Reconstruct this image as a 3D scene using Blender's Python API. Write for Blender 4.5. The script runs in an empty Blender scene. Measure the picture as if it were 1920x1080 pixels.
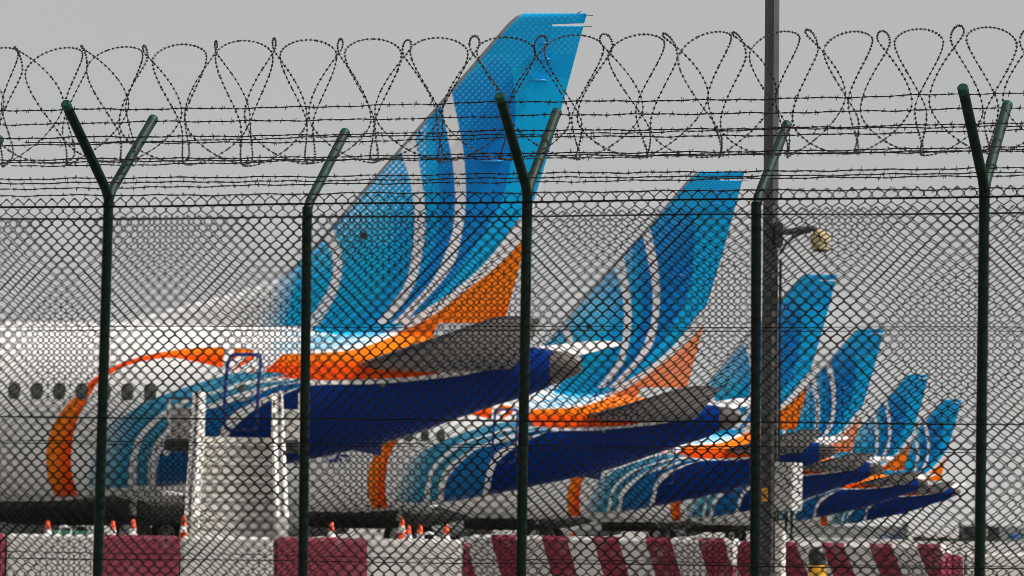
import bpy, math, random
import numpy as np
from mathutils import Vector, Matrix

random.seed(7)
rng = np.random.default_rng(7)
R = math.radians
scene = bpy.context.scene
COL = scene.collection

# ------------------------------------------------------------------ camera, sky, sun, exposure
F = 10000.0                     # focal length in photograph pixels (1920 wide)
HC = 0.9                        # camera height above the apron
PITCH = math.atan(450.0 / F)
ROLL = 0.0146
_fw = np.array([0, math.cos(PITCH), math.sin(PITCH)])
_r0 = np.array([1.0, 0, 0])
_u0 = np.array([0, -math.sin(PITCH), math.cos(PITCH)])
_rt = _r0 * math.cos(ROLL) + _u0 * math.sin(ROLL)
_up = _u0 * math.cos(ROLL) - _r0 * math.sin(ROLL)
CAM = np.array([0, 0, HC])

cam_d = bpy.data.cameras.new('camera')
cam_d.sensor_width = 36.0
cam_d.lens = 36.0 * F / 1920.0
cam_d.clip_start = 0.5
cam_d.clip_end = 12000
cam_d.dof.use_dof = True
cam_d.dof.focus_distance = 33.8
cam_d.dof.aperture_fstop = 32.0
cam = bpy.data.objects.new('camera', cam_d)
COL.objects.link(cam)
m = Matrix.Identity(4)
for k, v in enumerate((_rt, _up, -_fw)):
    for j in range(3):
        m[j][k] = v[j]
m.translation = Vector(CAM)
cam.matrix_world = m
scene.camera = cam
scene.render.resolution_x, scene.render.resolution_y = 1024, 576

SUN_EL, SUN_AZ = R(50), R(-12)   # azimuth from +X towards +Y
world = bpy.data.worlds.new('World')
scene.world = world
world.use_nodes = True
nt = world.node_tree
nt.nodes.clear()
sky = nt.nodes.new('ShaderNodeTexSky')
sky.sky_type = 'NISHITA'
sky.sun_disc = False
sky.sun_elevation = SUN_EL
sky.sun_rotation = R(90) - SUN_AZ
sky.air_density = 1.0
sky.dust_density = 0.0
sky.ozone_density = 1.0
hsv = nt.nodes.new('ShaderNodeHueSaturation')
hsv.inputs['Saturation'].default_value = 0.10
bg = nt.nodes.new('ShaderNodeBackground')
bg.inputs['Strength'].default_value = 0.085
wo = nt.nodes.new('ShaderNodeOutputWorld')
nt.links.new(sky.outputs[0], hsv.inputs['Color'])
veil = nt.nodes.new('ShaderNodeMix')      # overcast haze veil over the clear sky
veil.data_type = 'RGBA'
veil.inputs['Factor'].default_value = 0.40
# cloud cover brightens towards the zenith: L = Lz (1 + 2 sin(elevation)) / 3
tcw = nt.nodes.new('ShaderNodeTexCoord')
sxw = nt.nodes.new('ShaderNodeSeparateXYZ')
nt.links.new(tcw.outputs['Generated'], sxw.inputs[0])
cie = nt.nodes.new('ShaderNodeMath'); cie.operation = 'MULTIPLY_ADD'; cie.use_clamp = False
nt.links.new(sxw.outputs['Z'], cie.inputs[0]); cie.inputs[1].default_value = 2.0; cie.inputs[2].default_value = 1.0
clp = nt.nodes.new('ShaderNodeMath'); clp.operation = 'MAXIMUM'; clp.inputs[1].default_value = 0.0
nt.links.new(cie.outputs[0], clp.inputs[0])
cov = nt.nodes.new('ShaderNodeMix'); cov.data_type = 'RGBA'; cov.blend_type = 'MULTIPLY'
cov.inputs['Factor'].default_value = 1.0
cov.inputs['A'].default_value = (3.0, 2.96, 2.98, 1)
nt.links.new(clp.outputs[0], cov.inputs['B'])
nt.links.new(cov.outputs['Result'], veil.inputs['B'])
nt.links.new(hsv.outputs[0], veil.inputs['A'])
nt.links.new(veil.outputs['Result'], bg.inputs['Color'])
nt.links.new(bg.outputs[0], wo.inputs['Surface'])

sun_d = bpy.data.lights.new('sun', 'SUN')
sun_d.energy = 5.0
sun_d.angle = R(0.5)
sun_d.color = (1.0, 0.95, 0.87)
sun = bpy.data.objects.new('sun', sun_d)
COL.objects.link(sun)
SUNV = Vector((math.cos(SUN_EL) * math.cos(SUN_AZ), math.cos(SUN_EL) * math.sin(SUN_AZ), math.sin(SUN_EL)))
sun.rotation_euler = SUNV.to_track_quat('Z', 'Y').to_euler()
sun.location = (60, 60, 90)

vs = scene.view_settings
vs.view_transform = 'Standard'
vs.look = 'None'
vs.gamma = 1
vs.use_curve_mapping = False
vs.exposure = 0.12
scene.cycles.use_denoising = True
scene.cycles.filter_width = 0.85
scene.cycles.max_bounces = 6
scene.cycles.transparent_max_bounces = 4

# ------------------------------------------------------------------ helpers
def ray(px, py):
    d = _fw + _rt * ((px - 960) / F) - _up * ((py - 540) / F)
    return d

def at(px, py, depth):
    """world point on the pixel's ray at world Y = depth"""
    d = ray(px, py)
    return CAM + d * (depth / d[1])

def at_z(px, py, z):
    d = ray(px, py)
    return CAM + d * ((z - HC) / d[2])

def project(P):
    V = np.asarray(P, float) - CAM
    w = V @ _fw
    return 960 + F * (V @ _rt) / w, 540 - F * (V @ _up) / w

def lin(r, g, b):
    f = lambda c: c / 12.92 if c <= 0.04045 else ((c + 0.055) / 1.055) ** 2.4
    return (f(r / 255), f(g / 255), f(b / 255))

def mesh_obj(name, verts, faces, mat=None, parent=None, smooth=False, loc=None, rotz=0.0, mats=None, fmat=None):
    me = bpy.data.meshes.new(name)
    me.from_pydata([tuple(v) for v in verts], [], [tuple(f) for f in faces])
    if mats:
        for q in mats: me.materials.append(q)
        if fmat is not None: me.polygons.foreach_set('material_index', list(fmat))
    elif mat: me.materials.append(mat)
    if smooth:
        me.polygons.foreach_set('use_smooth', [True] * len(me.polygons))
    me.update()
    o = bpy.data.objects.new(name, me)
    COL.objects.link(o)
    if parent is not None: o.parent = parent
    if loc is not None: o.location = loc
    o.rotation_euler.z = rotz
    return o

def thing(name, label, cat, loc=(0, 0, 0), rotz=0.0, group=None):
    o = bpy.data.objects.new(name, None)
    o.empty_display_size = 0.3
    COL.objects.link(o)
    o.location = tuple(loc)
    o.rotation_euler.z = rotz
    o['label'] = label; o['category'] = cat
    if group: o['group'] = group
    return o

def tag(o, label, cat, group=None):
    o['label'] = label; o['category'] = cat
    if group: o['group'] = group
    return o

class MB:
    """collects shapes into one mesh"""
    def __init__(s): s.v = []; s.f = []; s.m = []
    def add(s, v, f, mi=0):
        b = len(s.v)
        s.v += [tuple(p) for p in v]
        s.f += [tuple(i + b for i in q) for q in f]
        s.m += [mi] * len(f)
        return s
    def box(s, c, d, mi=0, rz=0.0, bev=0.0):
        x, y, z = d[0] / 2, d[1] / 2, d[2] / 2
        if bev > 0:
            # chamfered vertical + top edges: two-ring prism
            b = bev
            ring = [(-x + b, -y), (x - b, -y), (x, -y + b), (x, y - b), (x - b, y), (-x + b, y), (-x, y - b), (-x, -y + b)]
            ins = [(px * (1 - b / x), py * (1 - b / y)) for px, py in ring]
            V = [(p[0], p[1], -z) for p in ring] + [(p[0], p[1], z - b) for p in ring] + [(p[0], p[1], z) for p in ins]
            Fc = [tuple(range(7, -1, -1)), tuple(range(16, 24))]
            for k in range(8):
                n = (k + 1) % 8
                Fc += [(k, n, n + 8, k + 8), (k + 8, n + 8, n + 16, k + 16)]
        else:
            V = [(-x, -y, -z), (x, -y, -z), (x, y, -z), (-x, y, -z), (-x, -y, z), (x, -y, z), (x, y, z), (-x, y, z)]
            Fc = [(3, 2, 1, 0), (4, 5, 6, 7), (0, 1, 5, 4), (1, 2, 6, 5), (2, 3, 7, 6), (3, 0, 4, 7)]
        ca, sa = math.cos(rz), math.sin(rz)
        V = [(c[0] + p[0] * ca - p[1] * sa, c[1] + p[0] * sa + p[1] * ca, c[2] + p[2]) for p in V]
        return s.add(V, Fc, mi)
    def hexa(s, bottom, top, mi=0):
        V = list(bottom) + list(top)
        return s.add(V, [(3, 2, 1, 0), (4, 5, 6, 7), (0, 1, 5, 4), (1, 2, 6, 5), (2, 3, 7, 6), (3, 0, 4, 7)], mi)
    def tube(s, pts, r, n=8, mi=0, cap=True, ref=None):
        P = [np.array(p, float) for p in pts]
        V = []; Fc = []
        rr = r if isinstance(r, (list, tuple)) else [r] * len(P)
        u = None
        for i, p in enumerate(P):
            t = P[min(i + 1, len(P) - 1)] - P[max(i - 1, 0)]
            t = t / (np.linalg.norm(t) + 1e-12)
            if u is None:
                a = np.array(ref if ref is not None else ((0, 0, 1) if abs(t[2]) < 0.9 else (1, 0, 0)), float)
                u = a - t * (a @ t)
            else:
                u = u - t * (u @ t)
            u /= np.linalg.norm(u) + 1e-12
            w = np.cross(t, u)
            for k in range(n):
                a = 2 * math.pi * (k + 0.5) / n
                V.append(p + rr[i] * (u * math.cos(a) + w * math.sin(a)))
        for i in range(len(P) - 1):
            for k in range(n):
                a, b = i * n + k, i * n + (k + 1) % n
                Fc.append((a, b, b + n, a + n))
        if cap:
            Fc.append(tuple(range(n - 1, -1, -1)))
            Fc.append(tuple(range((len(P) - 1) * n, len(P) * n)))
        return s.add(V, Fc, mi)
    def lathe(s, prof, c=(0, 0, 0), axis='z', n=24, mi=0, sy=1.0):
        """prof: (radius, height) pairs"""
        V = []; Fc = []
        for r_, h in prof:
            for k in range(n):
                a = 2 * math.pi * k / n
                x, y = r_ * math.cos(a), r_ * math.sin(a) * sy
                p = (x, y, h) if axis == 'z' else ((h, x, y) if axis == 'x' else (x, h, y))
                V.append((p[0] + c[0], p[1] + c[1], p[2] + c[2]))
        for i in range(len(prof) - 1):
            for k in range(n):
                a, b = i * n + k, i * n + (k + 1) % n
                Fc.append((a, b, b + n, a + n))
        Fc.append(tuple(range(n - 1, -1, -1)))
        Fc.append(tuple(range((len(prof) - 1) * n, len(prof) * n)))
        return s.add(V, Fc, mi)
    def loft(s, loops, mi=0, cap=True):
        n = len(loops[0]); V = []; Fc = []
        for L in loops: V += [tuple(p) for p in L]
        for i in range(len(loops) - 1):
            for k in range(n):
                a, b = i * n + k, i * n + (k + 1) % n
                Fc.append((a, b, b + n, a + n))
        if cap:
            Fc.append(tuple(range(n - 1, -1, -1)))
            Fc.append(tuple(range((len(loops) - 1) * n, len(loops) * n)))
        return s.add(V, Fc, mi)
    def build(s, name, mat=None, parent=None, smooth=False, mats=None, **k):
        return mesh_obj(name, s.v, s.f, mat, parent, smooth, mats=mats, fmat=s.m if mats else None, **k)

def auto_smooth(o, deg=35):
    me = o.data
    me.polygons.foreach_set('use_smooth', [True] * len(me.polygons))
    try: me.set_sharp_from_angle(angle=R(deg))
    except Exception: pass
    return o

# ------------------------------------------------------------------ materials
def mat_basic(name, color, rough=0.5, metal=0.0, var=0.0, scale=8.0, bump=0.0, coat=0.0, spec=0.5, color2=None):
    m = bpy.data.materials.new(name)
    m.use_nodes = True
    n = m.node_tree.nodes; l = m.node_tree.links
    b = n['Principled BSDF']
    b.inputs['Roughness'].default_value = rough
    b.inputs['Metallic'].default_value = metal
    b.inputs['Specular IOR Level'].default_value = spec
    b.inputs['Coat Weight'].default_value = coat
    b.inputs['Base Color'].default_value = (*color, 1)
    if var > 0 or color2:
        tc = n.new('ShaderNodeTexCoord')
        no = n.new('ShaderNodeTexNoise'); no.inputs['Scale'].default_value = scale; no.inputs['Detail'].default_value = 6
        l.new(tc.outputs['Object'], no.inputs['Vector'])
        mx = n.new('ShaderNodeMix'); mx.data_type = 'RGBA'
        c2 = color2 or tuple(c * (1 - var) for c in color)
        mx.inputs['A'].default_value = (*c2, 1)
        mx.inputs['B'].default_value = (*[min(1, c * (1 + var * 0.4)) for c in color], 1)
        rp = n.new('ShaderNodeValToRGB')
        rp.color_ramp.elements[0].position = 0.35; rp.color_ramp.elements[1].position = 0.65
        l.new(no.outputs['Fac'], rp.inputs['Fac']); l.new(rp.outputs['Color'], mx.inputs['Factor'])
        l.new(mx.outputs['Result'], b.inputs['Base Color'])
        if bump > 0:
            bp = n.new('ShaderNodeBump'); bp.inputs['Strength'].default_value = bump; bp.inputs['Distance'].default_value = 0.01
            l.new(no.outputs['Fac'], bp.inputs['Height']); l.new(bp.outputs['Normal'], b.inputs['Normal'])
    return m

def mat_livery(name, faded):
    m = bpy.data.materials.new(name)
    m.use_nodes = True
    n = m.node_tree.nodes; l = m.node_tree.links
    b = n['Principled BSDF']
    b.inputs['Roughness'].default_value = 0.32
    b.inputs['Coat Weight'].default_value = 0.0; b.inputs['Specular IOR Level'].default_value = 0.08
    b.inputs['Coat Roughness'].default_value = 0.12
    at_ = n.new('ShaderNodeAttribute'); at_.attribute_name = 'paint'
    col = at_.outputs['Color']
    tc = n.new('ShaderNodeTexCoord')
    mp = n.new('ShaderNodeMapping'); mp.inputs['Scale'].default_value = (0.5, 0.5, 2.2)
    no = n.new('ShaderNodeTexNoise'); no.inputs['Scale'].default_value = 1.3; no.inputs['Detail'].default_value = 7
    l.new(tc.outputs['Object'], mp.inputs['Vector']); l.new(mp.outputs['Vector'], no.inputs['Vector'])
    if faded:                                   # older paint: the orange has gone salmon on the fin
        sp = n.new('ShaderNodeSeparateColor'); l.new(col, sp.inputs['Color'])
        d = n.new('ShaderNodeMath'); d.operation = 'SUBTRACT'; l.new(sp.outputs['Red'], d.inputs[0]); l.new(sp.outputs['Blue'], d.inputs[1])
        mr = n.new('ShaderNodeMapRange'); mr.inputs['From Min'].default_value = 0.3; mr.inputs['From Max'].default_value = 0.6
        l.new(d.outputs[0], mr.inputs['Value'])
        sx = n.new('ShaderNodeSeparateXYZ'); l.new(tc.outputs['Object'], sx.inputs['Vector'])
        mz = n.new('ShaderNodeMapRange'); mz.inputs['From Min'].default_value = 4.9; mz.inputs['From Max'].default_value = 5.9
        l.new(sx.outputs['Z'], mz.inputs['Value'])
        mu = n.new('ShaderNodeMath'); mu.operation = 'MULTIPLY'; l.new(mr.outputs[0], mu.inputs[0]); l.new(mz.outputs[0], mu.inputs[1])
        mx = n.new('ShaderNodeMix'); mx.data_type = 'RGBA'
        l.new(mu.outputs[0], mx.inputs['Factor']); l.new(col, mx.inputs['A']); mx.inputs['B'].default_value = (0.88, 0.28, 0.13, 1)
        col = mx.outputs['Result']
    dm = n.new('ShaderNodeMix'); dm.data_type = 'RGBA'; dm.blend_type = 'MULTIPLY'
    rp = n.new('ShaderNodeMapRange'); rp.inputs['From Min'].default_value = 0.3; rp.inputs['From Max'].default_value = 0.7
    rp.inputs['To Min'].default_value = 0.93; rp.inputs['To Max'].default_value = 1.0
    l.new(no.outputs['Fac'], rp.inputs['Value'])
    dm.inputs['Factor'].default_value = 1.0
    l.new(col, dm.inputs['A']); l.new(rp.outputs[0], dm.inputs['B'])
    l.new(dm.outputs['Result'], b.inputs['Base Color'])
    rr = n.new('ShaderNodeMapRange'); rr.inputs['To Min'].default_value = 0.26; rr.inputs['To Max'].default_value = 0.42
    l.new(no.outputs['Fac'], rr.inputs['Value']); l.new(rr.outputs[0], b.inputs['Roughness'])
    return m

def mat_stripes(name, white, red, period, duty, slope, off):
    """slanting painted stripes along object X, with worn concrete showing"""
    m = bpy.data.materials.new(name)
    m.use_nodes = True
    n = m.node_tree.nodes; l = m.node_tree.links
    b = n['Principled BSDF']; b.inputs['Roughness'].default_value = 0.8; b.inputs['Specular IOR Level'].default_value = 0.2
    tc = n.new('ShaderNodeTexCoord'); sx = n.new('ShaderNodeSeparateXYZ'); l.new(tc.outputs['Object'], sx.inputs[0])
    a = n.new('ShaderNodeMath'); a.operation = 'MULTIPLY_ADD'; l.new(sx.outputs['Z'], a.inputs[0]); a.inputs[1].default_value = slope
    l.new(sx.outputs['X'], a.inputs[2])
    o_ = n.new('ShaderNodeMath'); o_.operation = 'ADD'; l.new(a.outputs[0], o_.inputs[0]); o_.inputs[1].default_value = off + 100 * period
    md = n.new('ShaderNodeMath'); md.operation = 'MODULO'; l.new(o_.outputs[0], md.inputs[0]); md.inputs[1].default_value = period
    lt = n.new('ShaderNodeMath'); lt.operation = 'LESS_THAN'; l.new(md.outputs[0], lt.inputs[0]); lt.inputs[1].default_value = period * duty
    mx = n.new('ShaderNodeMix'); mx.data_type = 'RGBA'; mx.inputs['A'].default_value = (*white, 1); mx.inputs['B'].default_value = (*red, 1)
    l.new(lt.outputs[0], mx.inputs['Factor'])
    wear(n, l, tc, mx.outputs['Result'], b)
    return m

def wear(n, l, tc, col, b, amount=0.45):
    no = n.new('ShaderNodeTexNoise'); no.inputs['Scale'].default_value = 5.0; no.inputs['Detail'].default_value = 9; no.inputs['Roughness'].default_value = 0.7
    l.new(tc.outputs['Object'], no.inputs['Vector'])
    rp = n.new('ShaderNodeMapRange'); rp.inputs['From Min'].default_value = 0.52; rp.inputs['From Max'].default_value = 0.72
    rp.inputs['To Max'].default_value = amount
    l.new(no.outputs['Fac'], rp.inputs['Value'])
    mx = n.new('ShaderNodeMix'); mx.data_type = 'RGBA'; mx.inputs['B'].default_value = (0.30, 0.28, 0.26, 1)
    l.new(rp.outputs[0], mx.inputs['Factor']); l.new(col, mx.inputs['A'])
    l.new(mx.outputs['Result'], b.inputs['Base Color'])
    bp = n.new('ShaderNodeBump'); bp.inputs['Strength'].default_value = 0.25; bp.inputs['Distance'].default_value = 0.01
    l.new(no.outputs['Fac'], bp.inputs['Height']); l.new(bp.outputs['Normal'], b.inputs['Normal'])

def mat_worn(name, color):
    m = bpy.data.materials.new(name)
    m.use_nodes = True
    n = m.node_tree.nodes; l = m.node_tree.links
    b = n['Principled BSDF']; b.inputs['Roughness'].default_value = 0.8; b.inputs['Specular IOR Level'].default_value = 0.2
    tc = n.new('ShaderNodeTexCoord')
    rgb = n.new('ShaderNodeRGB'); rgb.outputs[0].default_value = (*color, 1)
    wear(n, l, tc, rgb.outputs[0], b)
    return m

M = {
    'livery': mat_livery('livery_paint', False),
    'livery_faded': mat_livery('livery_paint_faded', True),
    'white': mat_basic('white_paint', (0.78, 0.78, 0.78), 0.35, var=0.05, scale=2, coat=0.2),
    'wing_grey': mat_basic('wing_grey_paint', (0.42, 0.42, 0.42), 0.4, var=0.12, scale=1.5),
    'stab_shaded': mat_basic('stabilizer_shaded_grey', (0.175, 0.168, 0.158), 0.4, var=0.10, scale=1.2),  # stabilizer grey with the shade of the underside put into the colour
    'stab_sunlit': mat_basic('stabilizer_sunlit_grey', (0.66, 0.66, 0.65), 0.4, var=0.06, scale=1.2),  # same stabilizer grey, brightened as the sunlit upper side
    'belly_grey': mat_basic('belly_fairing_paint', (0.10, 0.10, 0.10), 0.5, var=0.2, scale=1.5),
    'bare_metal': mat_basic('bare_metal_edge', (0.12, 0.12, 0.125), 0.45, metal=0.4, var=0.2, scale=3),
    'apu': mat_basic('tail_cone_metal', (0.12, 0.105, 0.095), 0.45, metal=0.35, var=0.25, scale=3),
    'dark_metal': mat_basic('dark_metal', (0.05, 0.05, 0.05), 0.5, metal=0.4, var=0.3, scale=4),
    'rubber': mat_basic('tyre_rubber', (0.02, 0.02, 0.02), 0.85, var=0.3, scale=6),
    'window': mat_basic('cabin_window', (0.085, 0.09, 0.085), 0.25, var=0.2, scale=3),
    'navy': mat_basic('navy_paint', (0.002, 0.03, 0.20), 0.35, var=0.1, scale=3),
    'cyan': mat_basic('cyan_paint', (0.02, 0.28, 0.62), 0.35, var=0.05, scale=3),
    'post': mat_basic('green_post_paint', (0.003, 0.014, 0.010), 0.5, var=0.4, scale=14, bump=0.15, spec=0.12),
    'arm': mat_basic('sunlit_green_paint', (0.008, 0.030, 0.022), 0.55, var=0.5, scale=18, bump=0.2, spec=0.2),  # post green lightened for the back arms: sunlight put into the colour
    'cap': mat_basic('green_cap_plastic', (0.005, 0.045, 0.037), 0.5, var=0.3, scale=20, spec=0.2),
    'mesh': mat_basic('dark_green_coated_wire', (0.004, 0.006, 0.005), 0.5, var=0.3, scale=9, spec=0.10),
    'steel': mat_basic('weathered_wire_steel', (0.02, 0.019, 0.018), 0.55, var=0.4, scale=25, spec=0.15),
    'razor': mat_basic('weathered_razor_steel', (0.03, 0.027, 0.024), 0.55, var=0.6, scale=6, spec=0.3),
    'pole': mat_basic('galvanised_pole', (0.048, 0.050, 0.053), 0.6, metal=0.0, var=0.25, scale=5),
    'cabinet': mat_basic('cabinet_grey_paint', (0.46, 0.46, 0.455), 0.5, var=0.08, scale=4),
    'cream': mat_basic('cream_plastic', (0.46, 0.38, 0.20), 0.4, var=0.15, scale=8),
    'black': mat_basic('black_plastic', (0.015, 0.015, 0.016), 0.45, var=0.3, scale=6),
    'yellow': mat_basic('yellow_paint', (0.75, 0.38, 0.02), 0.5, var=0.2, scale=9),
    'bwhite': mat_worn('barrier_white_paint', (0.54, 0.53, 0.52)),
    'bmaroon': mat_worn('barrier_maroon_paint', (0.21, 0.035, 0.06)),
    'stripe': mat_stripes('barrier_slanted_stripes', (0.54, 0.53, 0.52), (0.21, 0.024, 0.05), 0.632, 0.49, 0.40, 0.044),
    'stripe2': mat_stripes('barrier_slanted_stripes_close', (0.54, 0.53, 0.52), (0.21, 0.024, 0.05), 0.55, 0.47, 0.50, 0.28),
    'cone': mat_basic('cone_orange', (0.85, 0.09, 0.015), 0.5, var=0.1, scale=9),
    'cone_white': mat_basic('cone_white_band', (0.8, 0.8, 0.8), 0.4, var=0.05, scale=9),
    'stair_white': mat_basic('stair_white_paint', (0.72, 0.71, 0.66), 0.5, var=0.10, scale=4),
    'stair_tread': mat_basic('stair_tread_metal', (0.72, 0.71, 0.68), 0.45, var=0.15, scale=5),
    'stair_grey': mat_basic('stair_grey_panel', (0.30, 0.29, 0.28), 0.55, var=0.15, scale=4),
    'green': mat_basic('green_paint', (0.02, 0.16, 0.08), 0.5, var=0.2, scale=4),
    'concrete': mat_basic('apron_concrete', (0.25, 0.245, 0.235), 0.9, var=0.22, scale=0.35, bump=0.1),
    'sand': mat_basic('sandy_ground', (0.28, 0.255, 0.22), 0.95, var=0.25, scale=0.6, bump=0.2),
    'hangar': mat_basic('hangar_cladding', (0.50, 0.50, 0.49), 0.7, var=0.08, scale=0.2),
    'hangar_dark': mat_basic('dark_shed_cladding', (0.06, 0.06, 0.06), 0.7, var=0.2, scale=0.5),
    'blue_sign': mat_basic('blue_sign_paint', (0.08, 0.22, 0.48), 0.5, var=0.1, scale=0.5),
    'leaf': mat_basic('dusty_foliage', (0.07, 0.085, 0.06), 0.9, var=0.4, scale=0.6),
}

# ------------------------------------------------------------------ ground
g = mesh_obj('ground', [(-4000, -60, 0), (4000, -60, 0), (4000, 9000, 0), (-4000, 9000, 0)], [(0, 1, 2, 3)], M['sand'])
g['kind'] = 'structure'
g = mesh_obj('apron', [(-600, 66, 0.004), (600, 66, 0.004), (600, 1500, 0.004), (-600, 1500, 0.004)], [(0, 1, 2, 3)], M['concrete'])
g['kind'] = 'structure'

# ------------------------------------------------------------------ aircraft: frame and livery
PHI = R(9.0)
A_AFT = np.array([math.cos(PHI), -math.sin(PHI), 0])
A_STB = np.array([math.sin(PHI), math.cos(PHI), 0])
A_UP = np.array([0, 0, 1.0])
TIP_X, TIP_Z = 39.2, 12.55
tips = [(1100, 27), (1396, 323), (1570, 516), (1658, 618), (1742, 703), (1803, 750)]
origins = []
for px, py in tips:
    P = at_z(px, py, TIP_Z)
    O = P - A_AFT * TIP_X
    O[2] = 0
    origins.append(O)
O1 = origins[0]

def to_local(px, py, y=0.0):
    """photograph pixel -> local (x, z) of the nearest jet on its plane at starboard offset y"""
    d = ray(px, py)
    lam = ((O1 + A_STB * y - CAM) @ A_STB) / (d @ A_STB)
    Q = CAM + d * lam - O1
    return Q @ A_AFT, Q[2]

def local_to_px(X, Y, Z):
    P = O1 + np.multiply.outer(X, A_AFT) + np.multiply.outer(Y, A_STB) + np.multiply.outer(Z, A_UP)
    return project(P)

# paint is laid out as polygons in the side elevation of the nearest jet
WX, WY = 1140, 970
canvas = np.empty((WY, WX, 3)); canvas[:] = (0.80, 0.80, 0.80)
SS = 2

def spline(pts, n=10):
    P = np.array(pts, float)
    if len(P) < 3: return P
    Q = np.vstack([2 * P[0] - P[1], P, 2 * P[-1] - P[-2]])
    out = []
    for i in range(1, len(Q) - 2):
        for t in np.linspace(0, 1, n, endpoint=False):
            a, b, c, d = Q[i - 1], Q[i], Q[i + 1], Q[i + 2]
            out.append(0.5 * (2 * b + (c - a) * t + (2 * a - 5 * b + 4 * c - d) * t * t + (3 * b - a - 3 * c + d) * t ** 3))
    out.append(P[-1])
    return np.array(out)

def coverage(poly):
    P = np.array(poly, float)
    x0, y0 = max(0, int(P[:, 0].min()) - 1), max(0, int(P[:, 1].min()) - 1)
    x1, y1 = min(WX, int(P[:, 0].max()) + 2), min(WY, int(P[:, 1].max()) + 2)
    if x1 <= x0 or y1 <= y0: return None
    xs = (np.arange((x1 - x0) * SS) + 0.5) / SS + x0
    ys = (np.arange((y1 - y0) * SS) + 0.5) / SS + y0
    ins = np.zeros((len(ys), len(xs)), bool)
    Q = np.roll(P, -1, axis=0)
    for j, y in enumerate(ys):
        m_ = (P[:, 1] <= y) != (Q[:, 1] <= y)
        if not m_.any(): continue
        a, b = P[m_], Q[m_]
        xc = np.sort(a[:, 0] + (y - a[:, 1]) * (b[:, 0] - a[:, 0]) / (b[:, 1] - a[:, 1]))
        for k in range(0, len(xc) - 1, 2):
            i0, i1 = np.searchsorted(xs, (xc[k], xc[k + 1]))
            ins[j, i0:i1] = True
    c = ins.reshape(y1 - y0, SS, x1 - x0, SS).mean(axis=(1, 3))
    return x0, y0, x1, y1, c

def paint(poly, color, alpha=1.0):
    r_ = coverage(poly)
    if r_ is None: return
    x0, y0, x1, y1, c = r_
    X, Y = np.meshgrid(np.arange(x0, x1) + 0.5, np.arange(y0, y1) + 0.5)
    col = color(X, Y) if callable(color) else np.broadcast_to(np.array(color), c.shape + (3,))
    al = alpha(X, Y) if callable(alpha) else alpha
    c = (c * al)[..., None]
    canvas[y0:y1, x0:x1] = canvas[y0:y1, x0:x1] * (1 - c) + col * c

def band(left, right, color, alpha=1.0):
    paint(np.vstack([spline(left), spline(right)[::-1]]), color, alpha)

def ramp(a, b, fn):
    a, b = np.array(a), np.array(b)
    def f(X, Y):
        t = np.clip(fn(X, Y), 0, 1)[..., None]
        return a * (1 - t) + b * t
    return f

C_WHITE = (0.80, 0.80, 0.82)
C_CYAN = (0.003, 0.40, 0.72)
C_CYAN2 = (0.003, 0.33, 0.70)
C_MID = (0.003, 0.285, 0.67)
C_DEEP = (0.003, 0.205, 0.60)
C_BRIGHT = (0.003, 0.41, 0.80)
C_PALE = (0.20, 0.55, 0.78)
C_NAVY = (0.001, 0.026, 0.19)
C_OR1 = (0.90, 0.20, 0.006)
C_OR2 = (0.88, 0.075, 0.002)

# the fin's edges in the picture
LE = [(236, 603), (330, 577), (450, 547), (520, 522), (575, 478), (640, 402), (820, 197), (938, 60), (954, 42), (968, 30), (984, 24)]
TOP_R = (1100, 27)
le_arr = np.array(LE, float)
def le_dist(X, Y):
    """distance behind the leading edge, in picture pixels across the sweep"""
    return (X - np.interp(Y, le_arr[::-1, 1], le_arr[::-1, 0])) * 0.72

# fin ground: cyan that pales into white at the front of the fillet
paint([(480, 660), (480, 520), (575, 470), (820, 190), (950, 20), (1110, 20), (985, 430), (940, 600), (725, 608), (560, 640)],
      ramp(C_WHITE, C_CYAN, lambda X, Y: (X + (Y - 560) * 0.25 - 506) / 48))
paint([(400, 700), (400, 612), (530, 612), (640, 612), (760, 606), (760, 700)], C_WHITE)
# white band 1
band([(605, 440), (622, 470), (628, 500), (622, 535), (600, 575), (572, 612)],
     [(625, 428), (640, 465), (645, 500), (640, 535), (624, 572), (600, 612)], C_WHITE)
# field C darkens towards band 2
band([(700, 330), (735, 400), (738, 460), (722, 540), (670, 604)],
     [(752, 285), (772, 352), (780, 399), (777, 459), (761, 542), (707, 606)], C_CYAN2)
# band 2 and 3, fields between
band([(752, 280), (771, 340), (779, 399), (777, 459), (761, 535), (707, 608)],
     [(776, 240), (790, 320), (800, 399), (796, 465), (776, 542), (726, 610)], C_WHITE)
band([(776, 240), (790, 320), (800, 399), (796, 465), (776, 542), (726, 610)],
     [(826, 190), (841, 257), (851, 310), (855, 364), (852, 423), (841, 464), (814, 524), (767, 577), (737, 608)],
     C_CYAN2)
band([(800, 210), (815, 262), (823, 320), (827, 380), (823, 440), (806, 490), (775, 545), (735, 600)],
     [(826, 190), (841, 257), (851, 310), (855, 364), (852, 423), (841, 464), (814, 524), (767, 577), (737, 608)],
     C_DEEP)
band([(826, 185), (841, 257), (851, 310), (855, 364), (852, 423), (841, 464), (814, 524), (767, 577), (735, 610)],
     [(846, 165), (861, 233), (871, 287), (875, 352), (872, 411), (858, 482), (834, 524), (786, 577), (756, 610)], C_WHITE)
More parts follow.
